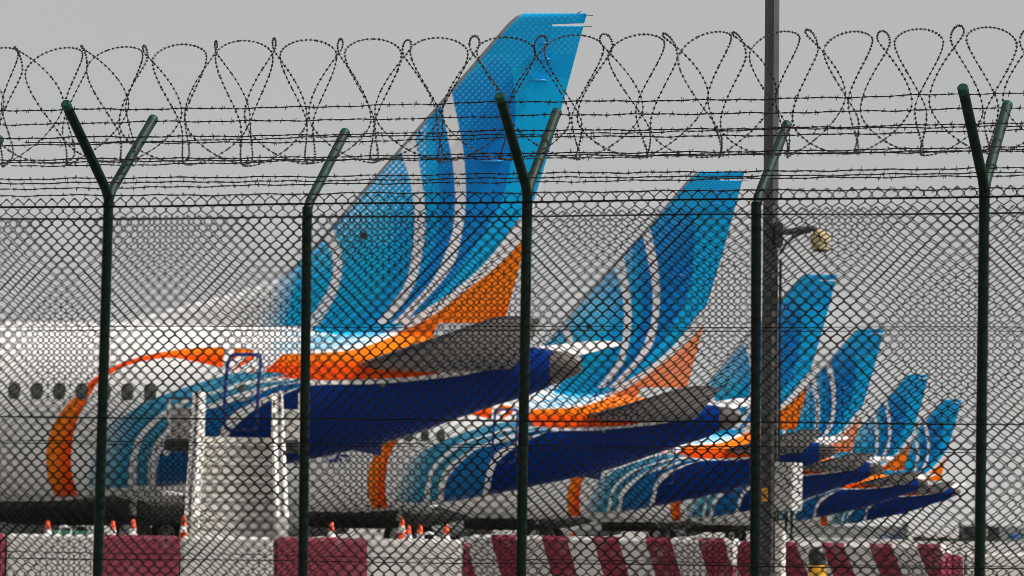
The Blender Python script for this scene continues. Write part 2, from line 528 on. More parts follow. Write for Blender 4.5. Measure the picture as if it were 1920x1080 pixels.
# field E: deep blue, then bright towards the rudder
band([(846, 165), (861, 233), (871, 287), (875, 352), (872, 411), (858, 482), (834, 524), (786, 577), (756, 610)],
     [(1060, 120), (1050, 180), (1035, 260), (1018, 320), (990, 390), (940, 460), (890, 520), (830, 565), (760, 612)], C_BRIGHT)
band([(846, 165), (861, 233), (871, 287), (875, 352), (872, 411), (858, 482), (834, 524), (786, 577), (756, 610)],
     [(952, 80), (966, 170), (966, 240), (958, 310), (942, 375), (912, 430), (872, 490), (830, 540), (765, 608)],
     ramp(C_MID, C_DEEP, lambda X, Y: (Y - 100) / 90))
paint([(846, 165), (900, 95), (1010, 15), (1110, 15), (1068, 150), (960, 125), (935, 108)], C_CYAN2)
# white line above the orange, and the orange of the fin
band([(1000, 385), (977, 407), (915, 488), (856, 542), (784, 589), (725, 619), (660, 646)],
     [(1000, 430), (979, 452), (939, 496), (879, 543), (808, 596), (737, 632), (666, 660)], C_WHITE)
band([(1000, 425), (979, 450), (939, 494), (879, 542), (808, 595), (737, 630), (666, 655), (600, 662), (530, 664)],
     [(1000, 560), (975, 585), (950, 620), (900, 660), (850, 690), (790, 705), (690, 711), (600, 713), (490, 704)],
     ramp(C_OR1, C_OR2, lambda X, Y: np.maximum((Y - 668) / 20, (Y - 560) / 30 * (X > 920) * 0.5)))
# streaks that run forward from the fin root over the crown
band([(760, 606), (700, 608), (640, 609), (590, 612)], [(757, 611), (700, 622), (640, 628), (590, 622)], C_CYAN)
band([(755, 613), (700, 621), (640, 628), (560, 640)], [(755, 616), (700, 630), (640, 637), (560, 644)], C_MID, 0.9)
for a, b, al in (((528, 622), (660, 634), .55), ((505, 642), (700, 640), .5), ((495, 654), (640, 650), .45), ((560, 652), (720, 636), .7), ((590, 633), (735, 628), .8)):
    band([a, ((a[0] + b[0]) / 2, (a[1] + b[1]) / 2 - 4), b], [(a[0] + 6, a[1] + 7), ((a[0] + b[0]) / 2, (a[1] + b[1]) / 2 + 6), b], C_PALE, al)
# orange ribbon round the cabin
band([(112, 945), (98, 920), (88, 885), (87, 845), (96, 805), (118, 768), (145, 738), (170, 714), (200, 694), (235, 678), (280, 665), (325, 657), (375, 652), (425, 651), (470, 655), (505, 660)],
     [(152, 948), (142, 915), (135, 885), (134, 845), (141, 800), (154, 768), (172, 735), (185, 716), (206, 702), (240, 685), (280, 675), (325, 671), (375, 680), (415, 689), (470, 699), (505, 705)],
     ramp(C_OR1, C_OR2, lambda X, Y: np.where(Y > 730, (X - 100 - (845 - Y) * (Y < 845) * 0.45) / 24, (Y - 656) / 14)))
# white gap round the door, slanted bars inside it
paint([(422, 648), (440, 648), (430, 700), (416, 700)], C_WHITE)
paint([(476, 655), (515, 652), (492, 712), (478, 712)], C_WHITE)
paint([(446, 690), (485, 668), (478, 690), (462, 700), (440, 712)], C_WHITE)
paint([(432, 680), (452, 664), (468, 664), (436, 694)], C_WHITE)
# the three blue sweeps and the navy belly
sweep_blue = ramp((0.45, 0.58, 0.64), (0.05, 0.29, 0.47), lambda X, Y: (X - (165 + np.clip(900 - Y, 0, 999) * 0.28)) / 55)
band([(166, 915), (168, 880), (180, 845), (205, 802), (250, 768), (300, 743), (372, 718), (430, 702), (470, 698), (510, 698)],
     [(240, 915), (241, 885), (246, 855), (260, 815), (300, 776), (345, 750), (412, 730), (440, 720), (475, 712), (540, 703)],
     sweep_blue)
band([(256, 910), (256, 875), (260, 845), (273, 815), (303, 786), (345, 758), (374, 745), (412, 735), (475, 720), (563, 712)],
     [(278, 910), (278, 875), (284, 845), (304, 814), (335, 790), (374, 764), (412, 752), (440, 740), (496, 726), (563, 716)], (0.06, 0.30, 0.47))
band([(292, 915), (294, 880), (302, 848), (330, 812), (374, 774), (412, 762), (440, 752), (480, 740), (520, 724), (563, 718)],
     [(398, 905), (400, 870), (405, 838), (415, 805), (432, 780), (455, 764), (480, 752), (515, 738), (578, 723), (590, 719)], (0.006, 0.13, 0.37))
paint(np.vstack([spline([(420, 910), (417, 870), (424, 830), (437, 803), (474, 771), (520, 745), (585, 723), (700, 720), (850, 706), (920, 690), (985, 655), (1060, 620)]),
                 [(1090, 700), (1090, 800), (900, 960), (420, 960)]]), C_NAVY)
paint([(0, 926), (120, 932), (300, 912), (420, 903), (420, 960), (0, 960)], (0.62, 0.62, 0.62))
# halftone dots, shrinking away from the leading edge
PIT = 11.9
dots = []
for i in range(-40, 60):
    for j in range(-10, 110):
        x = 560 + i * PIT + (PIT / 2 if j % 2 else 0); y = 20 + j * PIT / 2 * 1.02
        d = le_dist(np.array(x), np.array(y))
        if not (3 < d < 130) or y > 585 or x > 1085: continue
        if y < 100: rad, al = 2.6, 0.35
        else:
            rad = 3.25 - d * 0.021
            al = 1.0 if x < 760 else 0.85
            if x > 800: rad *= 0.92; al = 0.7
        if y > 410: rad *= max(0.0, 1 - (y - 410) / 190)
        if rad < 0.9: continue
        dots.append((x, y, rad, al))
for x, y, rad, al in dots:
    ix, iy = int(x), int(y)
    if not (4 < ix < WX - 8 and 4 < iy < WY - 8): continue
    X, Y = np.meshgrid(np.arange(ix - 6, ix + 7) + 0.5, np.arange(iy - 6, iy + 7) + 0.5)
    c = np.clip(rad + 0.5 - np.hypot(X - x, Y - y), 0, 1)[..., None] * al
    sl = canvas[max(0, iy - 6):iy + 7, max(0, ix - 6):ix + 7]
    c = c[-sl.shape[0]:, -sl.shape[1]:]
    tgt = np.array((0.55, 0.72, 0.86)) if x < 800 else np.array((0.10, 0.52, 0.80))
    lum = sl.mean(axis=2, keepdims=True)
    c = np.where(lum > 0.6, 0, c)
    sl[:] = sl * (1 - c) + tgt * c
# bare metal leading edge
X, Y = np.meshgrid(np.arange(WX) + 0.5, np.arange(WY) + 0.5)
d = le_dist(X, Y)
edge = np.clip(6.5 - np.abs(d), 0, 1) * (Y > 28) * (Y < 520)
canvas = canvas * (1 - edge[..., None]) + np.array((0.26, 0.25, 0.26)) * edge[..., None]

def paint_at(px, py):
    """bilinear colour lookup for mesh vertices"""
    x = np.clip(px - 0.5, 0, WX - 1.001); y = np.clip(py - 0.5, 0, WY - 1.001)
    i, j = x.astype(int), y.astype(int)
    fx, fy = (x - i)[:, None], (y - j)[:, None]
    c = (canvas[j, i] * (1 - fx) + canvas[j, i + 1] * fx) * (1 - fy) + (canvas[j + 1, i] * (1 - fx) + canvas[j + 1, i + 1] * fx) * fy
    out = (px < 2) | (px > WX) | (py > WY)
    c[out] = (0.80, 0.80, 0.80)
    return c

def colour_mesh(o, cols):
    a = o.data.color_attributes.new('paint', 'FLOAT_COLOR', 'POINT')
    buf = np.ones((len(cols), 4), np.float32); buf[:, :3] = cols
    a.data.foreach_set('color', buf.ravel())

def grid_mesh(name, V, nu, nv, closed_v, mat, parent, flip=False, extra_faces=()):
    """V: (nu*nv,3) array; quads between rows; fast build"""
    i = np.arange(nu - 1)[:, None] * nv
    k = np.arange(nv if closed_v else nv - 1)[None, :]
    k2 = (k + 1) % nv
    q = np.stack([i + k, i + k2, i + nv + k2, i + nv + k], -1).reshape(-1, 4)
    if flip: q = q[:, ::-1]
    me = bpy.data.meshes.new(name)
    nf = len(q)
    ex = [list(f) for f in extra_faces]
    loops = np.concatenate([q.ravel()] + [np.array(f) for f in ex]) if ex else q.ravel()
    me.vertices.add(len(V)); me.vertices.foreach_set('co', V.astype(np.float32).ravel())
    me.loops.add(len(loops)); me.loops.foreach_set('vertex_index', loops.astype(np.int32))
    starts = np.concatenate([np.arange(nf) * 4, nf * 4 + np.cumsum([0] + [len(f) for f in ex])[:-1].astype(int)]) if ex else np.arange(nf) * 4
    me.polygons.add(nf + len(ex))
    me.polygons.foreach_set('loop_start', starts.astype(np.int32))
    me.polygons.foreach_set('use_smooth', [True] * (nf + len(ex)))
    me.update(calc_edges=True); me.validate()
    if mat: me.materials.append(mat)
    o = bpy.data.objects.new(name, me)
    COL.objects.link(o)
    if parent is not None: o.parent = parent
    return o

# ------------------------------------------------------------------ aircraft: the first one
GROUP_JET = 'passenger jets parked in a row with blue tails'
jet = thing('passenger_jet', 'nearest white passenger jet with tallest blue tail, boarding stairs at its rear door', 'airplane', O1, -PHI, GROUP_JET)

# body of revolution-like fuselage from the side silhouette
top_px = [(0, 605), (300, 606), (520, 612), (700, 622), (850, 634), (960, 645), (1034, 656)]
bot_px = [(0, 940), (100, 939), (190, 930), (320, 912), (430, 893), (535, 871), (640, 849), (715, 832), (785, 811), (860, 784), (930, 760), (990, 742), (1035, 722)]
tp = np.array([to_local(*p) for p in top_px]); bp_ = np.array([to_local(*p) for p in bot_px])
Z_TOP, Z_BOT = tp[0, 1], bp_[0, 1]
X_END = 0.5 * (tp[-1, 0] + bp_[-1, 0])
def smooth_interp(x, xs, ys):
    """Catmull-Rom through the points"""
    xs, ys = np.asarray(xs), np.asarray(ys)
    mgrad = np.gradient(ys, xs)
    i = np.clip(np.searchsorted(xs, x) - 1, 0, len(xs) - 2)
    h = xs[i + 1] - xs[i]; t = np.clip((x - xs[i]) / h, 0, 1)
    return (2 * t**3 - 3 * t**2 + 1) * ys[i] + (t**3 - 2 * t**2 + t) * h * mgrad[i] + (-2 * t**3 + 3 * t**2) * ys[i + 1] + (t**3 - t**2) * h * mgrad[i + 1]

def sections(xs):
    xs = np.asarray(xs, float)
    top = np.where(xs < tp[0, 0], Z_TOP, smooth_interp(xs, tp[:, 0], tp[:, 1]))
    bot = np.where(xs < bp_[0, 0], Z_BOT, smooth_interp(xs, bp_[:, 0], bp_[:, 1]))
    s = np.clip((xs - 25.0) / (X_END - 25.0), 0, 1.2)
    w = 1.88 * (1 - 0.82 * s ** 1.7)
    # nose
    n_ = np.clip(xs / 6.0, 0, 1)
    f = np.sqrt(np.clip(1 - (1 - n_) ** 2, 0, 1))
    ft = np.clip(1 - (1 - np.clip(xs / 6.5, 0, 1)) ** 1.9, 0, 1) ** 0.75
    zc = 3.0
    top = zc + (top - zc) * np.where(xs < 6.5, ft, 1)
    bot = zc + (bot - zc) * np.where(xs < 6.0, f, 1)
    w = w * np.where(xs < 6.0, f, 1)
    return top, bot, w

xs = np.concatenate([[0.001], np.linspace(0.08, 6.5, 26), np.linspace(7, 24.0, 36), np.arange(24.05, X_END - 0.01, 0.0225), [X_END]])
ang = np.concatenate([np.linspace(R(0), R(25), 18, endpoint=False), np.linspace(R(25), R(150), 190, endpoint=False), np.linspace(R(150), R(200), 26, endpoint=False), np.linspace(R(200), R(340), 84, endpoint=False), np.linspace(R(340), R(360), 12, endpoint=False)])
top, bot, w = sections(xs)
zc, hh = (top + bot) / 2, (top - bot) / 2
XX = np.repeat(xs, len(ang))
YY = (-w[:, None] * np.sin(ang)[None, :]).ravel()
ZZ = (zc[:, None] + hh[:, None] * np.cos(ang)[None, :]).ravel()
V = np.stack([XX, YY, ZZ], -1)
nA = len(ang)
fus = grid_mesh('fuselage', V, len(xs), nA, True, M['livery'], jet, flip=True,
                extra_faces=[list(range(nA)), list(range((len(xs) - 1) * nA, len(xs) * nA))[::-1]])
px, py = local_to_px(XX, -np.abs(YY), ZZ)
cols = paint_at(px, py)
cols[XX < 23.0] = (0.80, 0.80, 0.80)
# cockpit glazing
ck = (np.abs(XX - (2.0 + (ZZ - 3.9) * 0.9)) < 0.75) & (ZZ > 3.7) & (ZZ < 4.25)
cols[ck] = (0.02, 0.02, 0.025)
colour_mesh(fus, cols)

def on_side(x, z, off=0.0):
    """a point on the port skin"""
    t_, b_, w_ = sections(np.array([x]))
    zc_, h_ = (t_[0] + b_[0]) / 2, (t_[0] - b_[0]) / 2
    q = np.clip((z - zc_) / h_, -1, 1)
    y = -w_[0] * math.sqrt(1 - q * q)
    n = np.array([0, y / w_[0] ** 2, (z - zc_) / h_ ** 2]); n /= np.linalg.norm(n)
    return np.array([x, y, z]) + n * off

def skin_pixel(px, py):
    """local (x, z) of the port skin seen at a photograph pixel"""
    y = -1.85
    for _ in range(12):
        x, z = to_local(px, py, y)
        y = on_side(x, z)[1]
    return x, z

def patch(outline_fn, off, name, mat, parent, rings=3, n=28, thick=0.012):
    """a slightly proud plate that follows the skin: outline_fn(t, s) -> (x, z)"""
    V = []; Fc = []
    for r_ in range(rings + 1):
        s = r_ / rings
        for k in range(n):
            x, z = outline_fn(2 * math.pi * k / n, s if r_ else 1e-3)
            V.append(on_side(x, z, off))
    for r_ in range(rings):
        for k in range(n):
            a, b = r_ * n + k, r_ * n + (k + 1) % n
            Fc.append((a, b, b + n, a + n))
    b0 = len(V)
    for k in range(n):
        x, z = outline_fn(2 * math.pi * k / n, 1.0); V.append(on_side(x, z, off - thick))
    for k in range(n):
        a, b = rings * n + k, rings * n + (k + 1) % n
        Fc.append((a, b, b0 + (k + 1) % n, b0 + k))
    return mesh_obj(name, V, Fc, mat, parent, smooth=True)

def rrect(cx, cz, hw, hz, p=4.5, lean=0.0):
    def f(t, s):
        c, q = math.cos(t), math.sin(t)
        k = (abs(c) ** p + abs(q) ** p) ** (-1 / p)
        return cx + hw * c * k * s + lean * q * k * s, cz + hz * q * k * s
    return f

# cabin windows
wx0, wz0 = skin_pixel(239, 735)
wx1, _ = skin_pixel(27, 731)
stepx = (wx0 - wx1) / 5
windows = []
for k in range(14):
    cx = wx0 + stepx - k * stepx
    windows.append(patch(rrect(cx, wz0, 0.135, 0.188, 4.2), 0.006, 'window', M['window'], fus))

# rear door: outline ring, window, handle
def ring_patch(f_out, f_in, off, name, mat, parent, n=48):
    V = []; Fc = []
    for k in range(n):
        t = 2 * math.pi * k / n
        for fn, o_ in ((f_out, off - 0.012), (f_out, off), (f_in, off), (f_in, off - 0.012)):
            x, z = fn(t, 1.0); V.append(on_side(x, z, o_))
    for k in range(n):
        a, b = k * 4, ((k + 1) % n) * 4
        for q in range(3): Fc.append((a + q, b + q, b + q + 1, a + q + 1))
    return mesh_obj(name, V, Fc, mat, parent, smooth=True)

dx, dz = skin_pixel(453, 735)
_, dzt = skin_pixel(455, 662); _, dzb = skin_pixel(452, 809)
dz, dh = (dzt + dzb) / 2, (dzt - dzb) / 2
door = patch(rrect(dx, dz, 0.36, dh - 0.03, 9, 0.03), 0.010, 'rear_door', M['livery'], jet, rings=40, n=140)
dv = np.array([v.co for v in door.data.vertices])
dpx, dpy = local_to_px(dv[:, 0], dv[:, 1], dv[:, 2])
colour_mesh(door, paint_at(dpx, dpy))
ring_patch(rrect(dx, dz, 0.405, dh, 8, 0.03), rrect(dx, dz, 0.335, dh - 0.07, 9, 0.03), 0.014, 'door_outline', M['navy'], door)
hx, hz = skin_pixel(452, 748)
patch(rrect(hx, hz, 0.17, 0.05, 4), 0.022, 'handle', M['stair_grey'], door)
hx, hz = skin_pixel(453, 728)
patch(rrect(hx, hz, 0.07, 0.085, 2.5), 0.020, 'door_window', M['window'], door)

# tail cone (exhaust)
n = 28
loops = []
t0_, b0_, w0_ = sections(np.array([X_END]))
zc0, h0 = (t0_[0] + b0_[0]) / 2, (t0_[0] - b0_[0]) / 2
ex, ez = to_local(1090, 683)
L = ex - X_END
for s, hs in ((-0.02, 1.0), (0.0, 1.0), (0.35, 0.86), (0.7, 0.66), (0.9, 0.50), (0.985, 0.40), (1.0, 0.34), (0.97, 0.30), (0.8, 0.28)):
    zc_ = zc0 + (ez - zc0) * max(s, 0)
    loops.append([(X_END + L * s, -w0_[0] * 0.98 * hs * math.sin(2 * math.pi * k / n), zc_ + h0 * 0.985 * hs * math.cos(2 * math.pi * k / n)) for k in range(n)])
mb = MB(); mb.loft(loops); mb.build('tail_cone', M['apu'], jet, smooth=True)

# fin and rudder as swept sections between picture-traced edges
def naca(c): return 5 * (0.2969 * np.sqrt(c) - 0.126 * c - 0.3516 * c**2 + 0.2843 * c**3 - 0.1036 * c**4)
le_l = np.array([to_local(*p) for p in LE])
te_l = np.array([to_local(*p) for p in [(1100, 27), (950, 588), (938, 632)]])
hinge_l = np.array([to_local(*p) for p in [(1042, 27), (1036, 42), (1012, 140), (975, 240), (936, 350), (900, 440), (862, 520), (806, 640)]])
def edge_x(arr, z):
    o_ = np.argsort(arr[:, 1]); return np.interp(z, arr[o_, 1], arr[o_, 0])
z_base = to_local(700, 640)[1]
zs = np.concatenate([np.linspace(z_base, to_local(575, 478)[1], 120, endpoint=False), np.linspace(to_local(575, 478)[1], to_local(954, 42)[1], 250, endpoint=False), np.linspace(to_local(954, 42)[1], to_local(1040, 25)[1], 16)])
z_tip = zs[-1]
def fin_grid(x_a, x_b, za, xl, xt, nu, gap=0.0):
    """rows of closed loops: port side aft, starboard side forward"""
    rows = []
    for z, a, b, l0, t1 in zip(za, x_a, x_b, xl, xt):
        c = np.linspace(0, 1, nu) ** 1.25 if a == l0 else np.linspace(0, 1, nu)
        x = a + (b - a) * c
        ch = min(t1 - l0, 5.6)
        frac = np.clip((x - (t1 - (t1 - l0))) / (t1 - l0), 0, 1)
        T = 0.085 * ch * (0.75 + 0.25 * (z_tip - z) / (z_tip - z_base))
        half = T * naca(frac) + 0.004
        tipround = math.sqrt(max(0.0, 1 - ((z - (z_tip - 0.12)) / 0.125) ** 2)) if z > z_tip - 0.12 else 1.0
        half = half * max(tipround, 0.08)
        rows.append(np.concatenate([np.stack([x, -half, np.full(nu, z)], -1), np.stack([x[::-1], half[::-1], np.full(nu, z)], -1)]))
    return np.concatenate(rows)
def tip_top(x):
    return x
xl = edge_x(le_l, zs); xt = edge_x(te_l, zs); xh = edge_x(hinge_l, zs)
z_cut = to_local(1060, 45)[1]
xb = np.where(zs > z_cut, xt, xh - 0.002)
NU = 230
V = fin_grid(xl, xb, zs, xl, xt, NU)
fin = grid_mesh('vertical_stabilizer', V, len(zs), 2 * NU, True, M['livery'], jet, flip=False,
                extra_faces=[list(range((len(zs) - 1) * 2 * NU, len(zs) * 2 * NU))])
px, py = local_to_px(V[:, 0], np.zeros(len(V)), V[:, 2]); colour_mesh(fin, paint_at(px, py))
zr = zs[(zs < z_cut - 0.03) & (zs > to_local(945, 606)[1])]
xl_, xt_, xh_ = edge_x(le_l, zr), edge_x(te_l, zr), edge_x(hinge_l, zr)
NR = 90
V = fin_grid(xh_ + 0.003, xt_, zr, xl_ + 1e-9, xt_, NR)
rud = grid_mesh('rudder', V, len(zr), 2 * NR, True, M['livery'], jet,
                extra_faces=[list(range((len(zr) - 1) * 2 * NR, len(zr) * 2 * NR)), list(range(2 * NR))[::-1]])
px, py = local_to_px(V[:, 0], np.zeros(len(V)), V[:, 2]); colour_mesh(rud, paint_at(px, py))
# ledges (hinge fairings) and the static wicks
for (a, b, t) in (((902, 303), (948, 303), 0.16), ((1012, 82), (1030, 82), 0.06), ((1004, 112), (1036, 114), 0.07), ((994, 152), (1030, 155), 0.07)):
    xa, za = to_local(*a); xb_, _ = to_local(*b)
    mb = MB()
    prof = [(-0.02, -0.03), (t + 0.17, -0.012), (t + 0.17, 0.012), (-0.02, 0.03)]
    Lx = xb_ - xa
    def sec(x, s): return [(x, -(0.10 + p[0] * s), za + p[1] * s) for p in prof] 
    mb.loft([sec(xa, 0.3), sec(xa + Lx * 0.25, 1), sec(xa + Lx * 0.8, 1), sec(xb_, 0.3)])
    mb.build('hinge_fairing', M['cyan'], fin, smooth=True)
for a, b in (((1098, 28), (1112, 29)), ((1097, 49), (1110, 50)), ((1083, 27), (1090, 21))):
    xa, za = to_local(*a); xb_, zb = to_local(*b)
    mb = MB(); mb.tube([(xa - 0.05, 0, za), (xb_, 0, zb)], 0.009, 5)
    mb.build('static_wick', M['dark_metal'], rud)
vx, vz = to_local(685, 443)
mb = MB(); mb.lathe([(0.001, -0.005), (0.06, 0.0), (0.09, 0.05), (0.09, 0.3)], (vx, -0.24, vz), axis='y', n=14)
mb.build('vent', M['dark_metal'], fin, smooth=True)

# horizontal stabilizers
def foil_loop(x0, ch, y, z, th, n=18, c0=0.0, c1=1.0):
    c = c0 + (c1 - c0) * (1 - np.cos(np.linspace(0, math.pi, n))) / 2
    h = th * ch * naca(c) + 0.004
    return [(x0 + ch * a, y, z + b) for a, b in zip(c, h)] + [(x0 + ch * a, y, z - b) for a, b in zip(c[::-1], h[::-1])]
def lit_and_shaded(mb, name, parent):  # paints light and shade: sunlit grey above, shaded grey below
    o = mb.build(name, None, parent, mats=[M['stab_shaded'], M['stab_sunlit']])
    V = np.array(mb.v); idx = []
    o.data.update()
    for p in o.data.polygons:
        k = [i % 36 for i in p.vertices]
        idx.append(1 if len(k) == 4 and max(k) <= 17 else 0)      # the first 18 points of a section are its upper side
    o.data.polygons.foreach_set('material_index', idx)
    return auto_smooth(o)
rle = to_local(668, 690, -0.75); rte = to_local(966, 683, -0.75)
tle = to_local(926, 597, -7.1); tte = to_local(1016, 596, -7.1)
for sgn in (-1, 1):
    def lp(k, c0, c1):
        y = sgn * (0.35 + k * 6.75); q = (0.35 + k * 6.75 - 0.75) / 6.35
        x0 = rle[0] + (tle[0] - rle[0]) * q; x1 = rte[0] + (tte[0] - rte[0]) * q
        z = (rle[1] + rte[1]) / 2 + ((tle[1] + tte[1]) / 2 - (rle[1] + rte[1]) / 2) * q
        if k > 0.985: x0 += 0.12
        return foil_loop(x0, x1 - x0, y, z, 0.085, 18, c0, c1)
    ks = [0, 0.25, 0.5, 0.75, 0.98, 1.0]
    mb = MB(); mb.loft([lp(k, 0.055, 0.70) for k in ks]); st = lit_and_shaded(mb, 'horizontal_stabilizer', jet)
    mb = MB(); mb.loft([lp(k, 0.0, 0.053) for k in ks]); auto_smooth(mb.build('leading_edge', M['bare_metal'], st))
    mb = MB(); mb.loft([lp(k, 0.708, 1.0) for k in ks[:-1]]); lit_and_shaded(mb, 'elevator', st)
# tail skid under the belly
sx_, sz_ = to_local(700, 846)
mb = MB(); mb.hexa([(sx_ - 0.9, -0.10, sz_ + 0.10), (sx_ + 0.17, -0.06, sz_ - 0.10), (sx_ + 0.17, 0.06, sz_ - 0.10), (sx_ - 0.9, 0.10, sz_ + 0.10)],
                   [(sx_ - 0.9, -0.12, sz_ + 0.4), (sx_ + 0.22, -0.1, sz_ + 0.35), (sx_ + 0.22, 0.1, sz_ + 0.35), (sx_ - 0.9, 0.12, sz_ + 0.4)])
mb.build('tail_skid', M['navy'], jet)
# small probe below the stabilizer root
ax, az = skin_pixel(719, 722)
mb = MB(); mb.box((ax, on_side(ax, az)[1] - 0.03, az), (0.09, 0.12, 0.09), bev=0.02); mb.build('drain_mast', M['stab_shaded'], jet)

# wings, winglets, engines, landing gear
for sgn in (-1, 1):
    secs = [(13.3, 7.6, 1.2, 1.75, 0.13), (13.9, 7.0, 2.3, 1.85, 0.125), (15.75, 4.95, 5.9, 2.22, 0.115), (18.6, 3.1, 11.6, 2.85, 0.105), (21.2, 1.65, 16.9, 3.42, 0.10)]
    mb = MB(); mb.loft([foil_loop(x, c, sgn * y, z, t, 16) for x, c, y, z, t in secs])
    wing = auto_smooth(mb.build('wing', M['wing_grey'], jet), 50)
    mb = MB(); wl = []
    for k in range(7):
        t = k / 6
        a = R(83) * min(1, t * 2.2)
        y = 16.9 + 0.55 * math.sin(min(a, R(83))) + 0.35 * max(0, t - 0.45)
        z = 3.42 + 0.55 * (1 - math.cos(min(a, R(83)))) + 2.2 * max(0, (t - 0.45) / 0.55)
        ch = 1.65 - 1.0 * t; x0 = 21.2 + 1.95 * t
        c = (1 - np.cos(np.linspace(0, math.pi, 10))) / 2
        h = 0.09 * ch * naca(c) + 0.004
        nrm = (math.sin(a), math.cos(a))
        wl.append([(x0 + ch * q, sgn * (y - nrm[0] * e), z + nrm[1] * e) for q, e in zip(c, h)] + [(x0 + ch * q, sgn * (y + nrm[0] * e), z - nrm[1] * e) for q, e in zip(c[::-1], h[::-1])])
    mb.loft(wl); auto_smooth(mb.build('winglet', M['navy'], wing), 50)
    for (x, y, z, L_) in ((19.6, 5.2, 1.95, 2.6), (20.2, 8.6, 2.3, 2.1), (21.2, 12.0, 2.7, 1.8)):
        mb = MB(); mb.lathe([(0.02, 0), (0.16, L_ * 0.25), (0.19, L_ * 0.5), (0.13, L_ * 0.8), (0.02, L_)], (x - 0.2, sgn * y, z - 0.14), axis='x', n=12)
        mb.build('flap_fairing', M['wing_grey'], wing, smooth=True)
    # flap hanging a little below the trailing edge
    mb = MB(); mb.loft([foil_loop(19.9, 1.5, sgn * 1.9, 1.55, 0.12, 10), foil_loop(19.95, 1.3, sgn * 5.8, 1.98, 0.12, 10)]); auto_smooth(mb.build('flap', M['wing_grey'], wing), 50)
    mb = MB(); mb.lathe([(0.80, 0.25), (0.86, 0.05), (0.93, 0.0), (1.01, 0.12), (1.08, 0.8), (1.08, 1.7), (0.98, 2.8), (0.86, 3.5), (0.82, 3.5), (0.80, 3.3), (0.55, 3.4)], (12.4, sgn * 4.83, 1.42), axis='x', n=32)
    eng = auto_smooth(mb.build('engine', M['white'], jet), 50)
    mb = MB(); mb.lathe([(0.60, 3.0), (0.56, 3.7), (0.42, 4.3), (0.36, 4.32), (0.30, 4.2), (0.10, 4.75), (0.02, 4.9)], (12.4, sgn * 4.83, 1.42), axis='x', n=24)
    auto_smooth(mb.build('exhaust', M['dark_metal'], eng), 50)
    mb = MB(); mb.hexa([(12.0, sgn * 4.83 - 0.18, 2.3), (16.4, sgn * 4.83 - 0.1, 1.75), (16.4, sgn * 4.83 + 0.1, 1.75), (12.0, sgn * 4.83 + 0.18, 2.3)],
                       [(12.6, sgn * 4.83 - 0.1, 2.62), (16.6, sgn * 4.83 - 0.1, 2.15), (16.6, sgn * 4.83 + 0.1, 2.15), (12.6, sgn * 4.83 + 0.1, 2.62)])
    mb.build('pylon', M['white'], eng)
    mb = MB(); mb.tube([(19.7, sgn * 2.86, 0.56), (19.75, sgn * 2.86, 1.9)], 0.12, 10).tube([(19.7, sgn * 2.3, 0.56), (19.7, sgn * 3.42, 0.56)], 0.09, 10).tube([(19.75, sgn * 2.8, 1.1), (19.3, sgn * 1.6, 1.7)], 0.07, 8)
    gear = mb.build('main_landing_gear', M['wing_grey'], jet)
    for o_ in (-0.43, 0.43):
        mb = MB(); mb.lathe([(0.30, -0.19), (0.48, -0.19), (0.555, -0.11), (0.565, 0), (0.555, 0.11), (0.48, 0.19), (0.30, 0.19)], (19.7, sgn * 2.86 + o_, 0.566), axis='y', n=28)
        wh = mb.build('wheel', M['rubber'], gear, smooth=True)
        mb = MB(); mb.lathe([(0.05, -0.215), (0.2, -0.20), (0.285, -0.195), (0.285, 0.195), (0.2, 0.20), (0.05, 0.215)], (19.7, sgn * 2.86 + o_, 0.566), axis='y', n=20)
        mb.build('rim', M['wing_grey'], wh, smooth=True)
# belly fairing between the wings
loops = []
for x, sc in ((12.2, 0.15), (13.4, 0.75), (15, 1.0), (19.5, 1.0), (21.3, 0.7), (23.0, 0.12)):
    loops.append([(x, 2.05 * sc * math.sin(2 * math.pi * k / 24), 1.52 + 0.74 * sc * math.cos(2 * math.pi * k / 24)) for k in range(24)])
mb = MB(); mb.loft(loops); auto_smooth(mb.build('belly_fairing', M['belly_grey'], jet), 50)
mb = MB(); mb.tube([(4.3, 0, 0.35), (4.2, 0, 1.6)], 0.08, 8).tube([(4.3, -0.2, 0.35), (4.3, 0.2, 0.35)], 0.05, 8)
ng = mb.build('nose_landing_gear', M['wing_grey'], jet)
for o_ in (-0.2, 0.2):
    mb = MB(); mb.lathe([(0.1, -0.1), (0.28, -0.1), (0.345, 0), (0.28, 0.1), (0.1, 0.1)], (4.3, o_, 0.346), axis='y', n=24)
    mb.build('wheel', M['rubber'], ng, smooth=True)

# ------------------------------------------------------------------ the other five
def children(o): return [c for c in bpy.data.objects if c.parent == o]
def copy_tree(o, parent=None, skip=(), faded=False):
    c = o.copy(); COL.objects.link(c); c.parent = parent
    if faded and o.type == 'MESH' and o.data.materials and o.data.materials[0] == M['livery']:
        c.material_slots[0].link = 'OBJECT'; c.material_slots[0].material = M['livery_faded']
    for ch in tree.get(o.name, []):
        if ch.name.split('.')[0] in skip: continue
        copy_tree(ch, c, skip, faded)
    return c
tree = {}
for o in bpy.data.objects:
    if o.parent is not None: tree.setdefault(o.parent.name, []).append(o)
jet_labels = [
    'second largest blue-tailed jet, salmon orange stripe on its fin, behind the nearest tail cone',
    'blue-tailed jet whose fin is crossed by the tall light pole, third in the row',
    'fourth jet of the row, salmon fin stripe, just right of the light pole cabinet',
    'fifth jet of the row, dark navy belly just above the striped barrier',
    'farthest and smallest blue-tailed jet, rightmost tail of the row',
]
jets = [jet]
for i in range(1, 6):
    c = copy_tree(jet, None, skip=() if i == 1 else ('window',), faded=i in (1, 3))
    c.location = tuple(origins[i]); c['label'] = jet_labels[i - 1]
    jets.append(c)
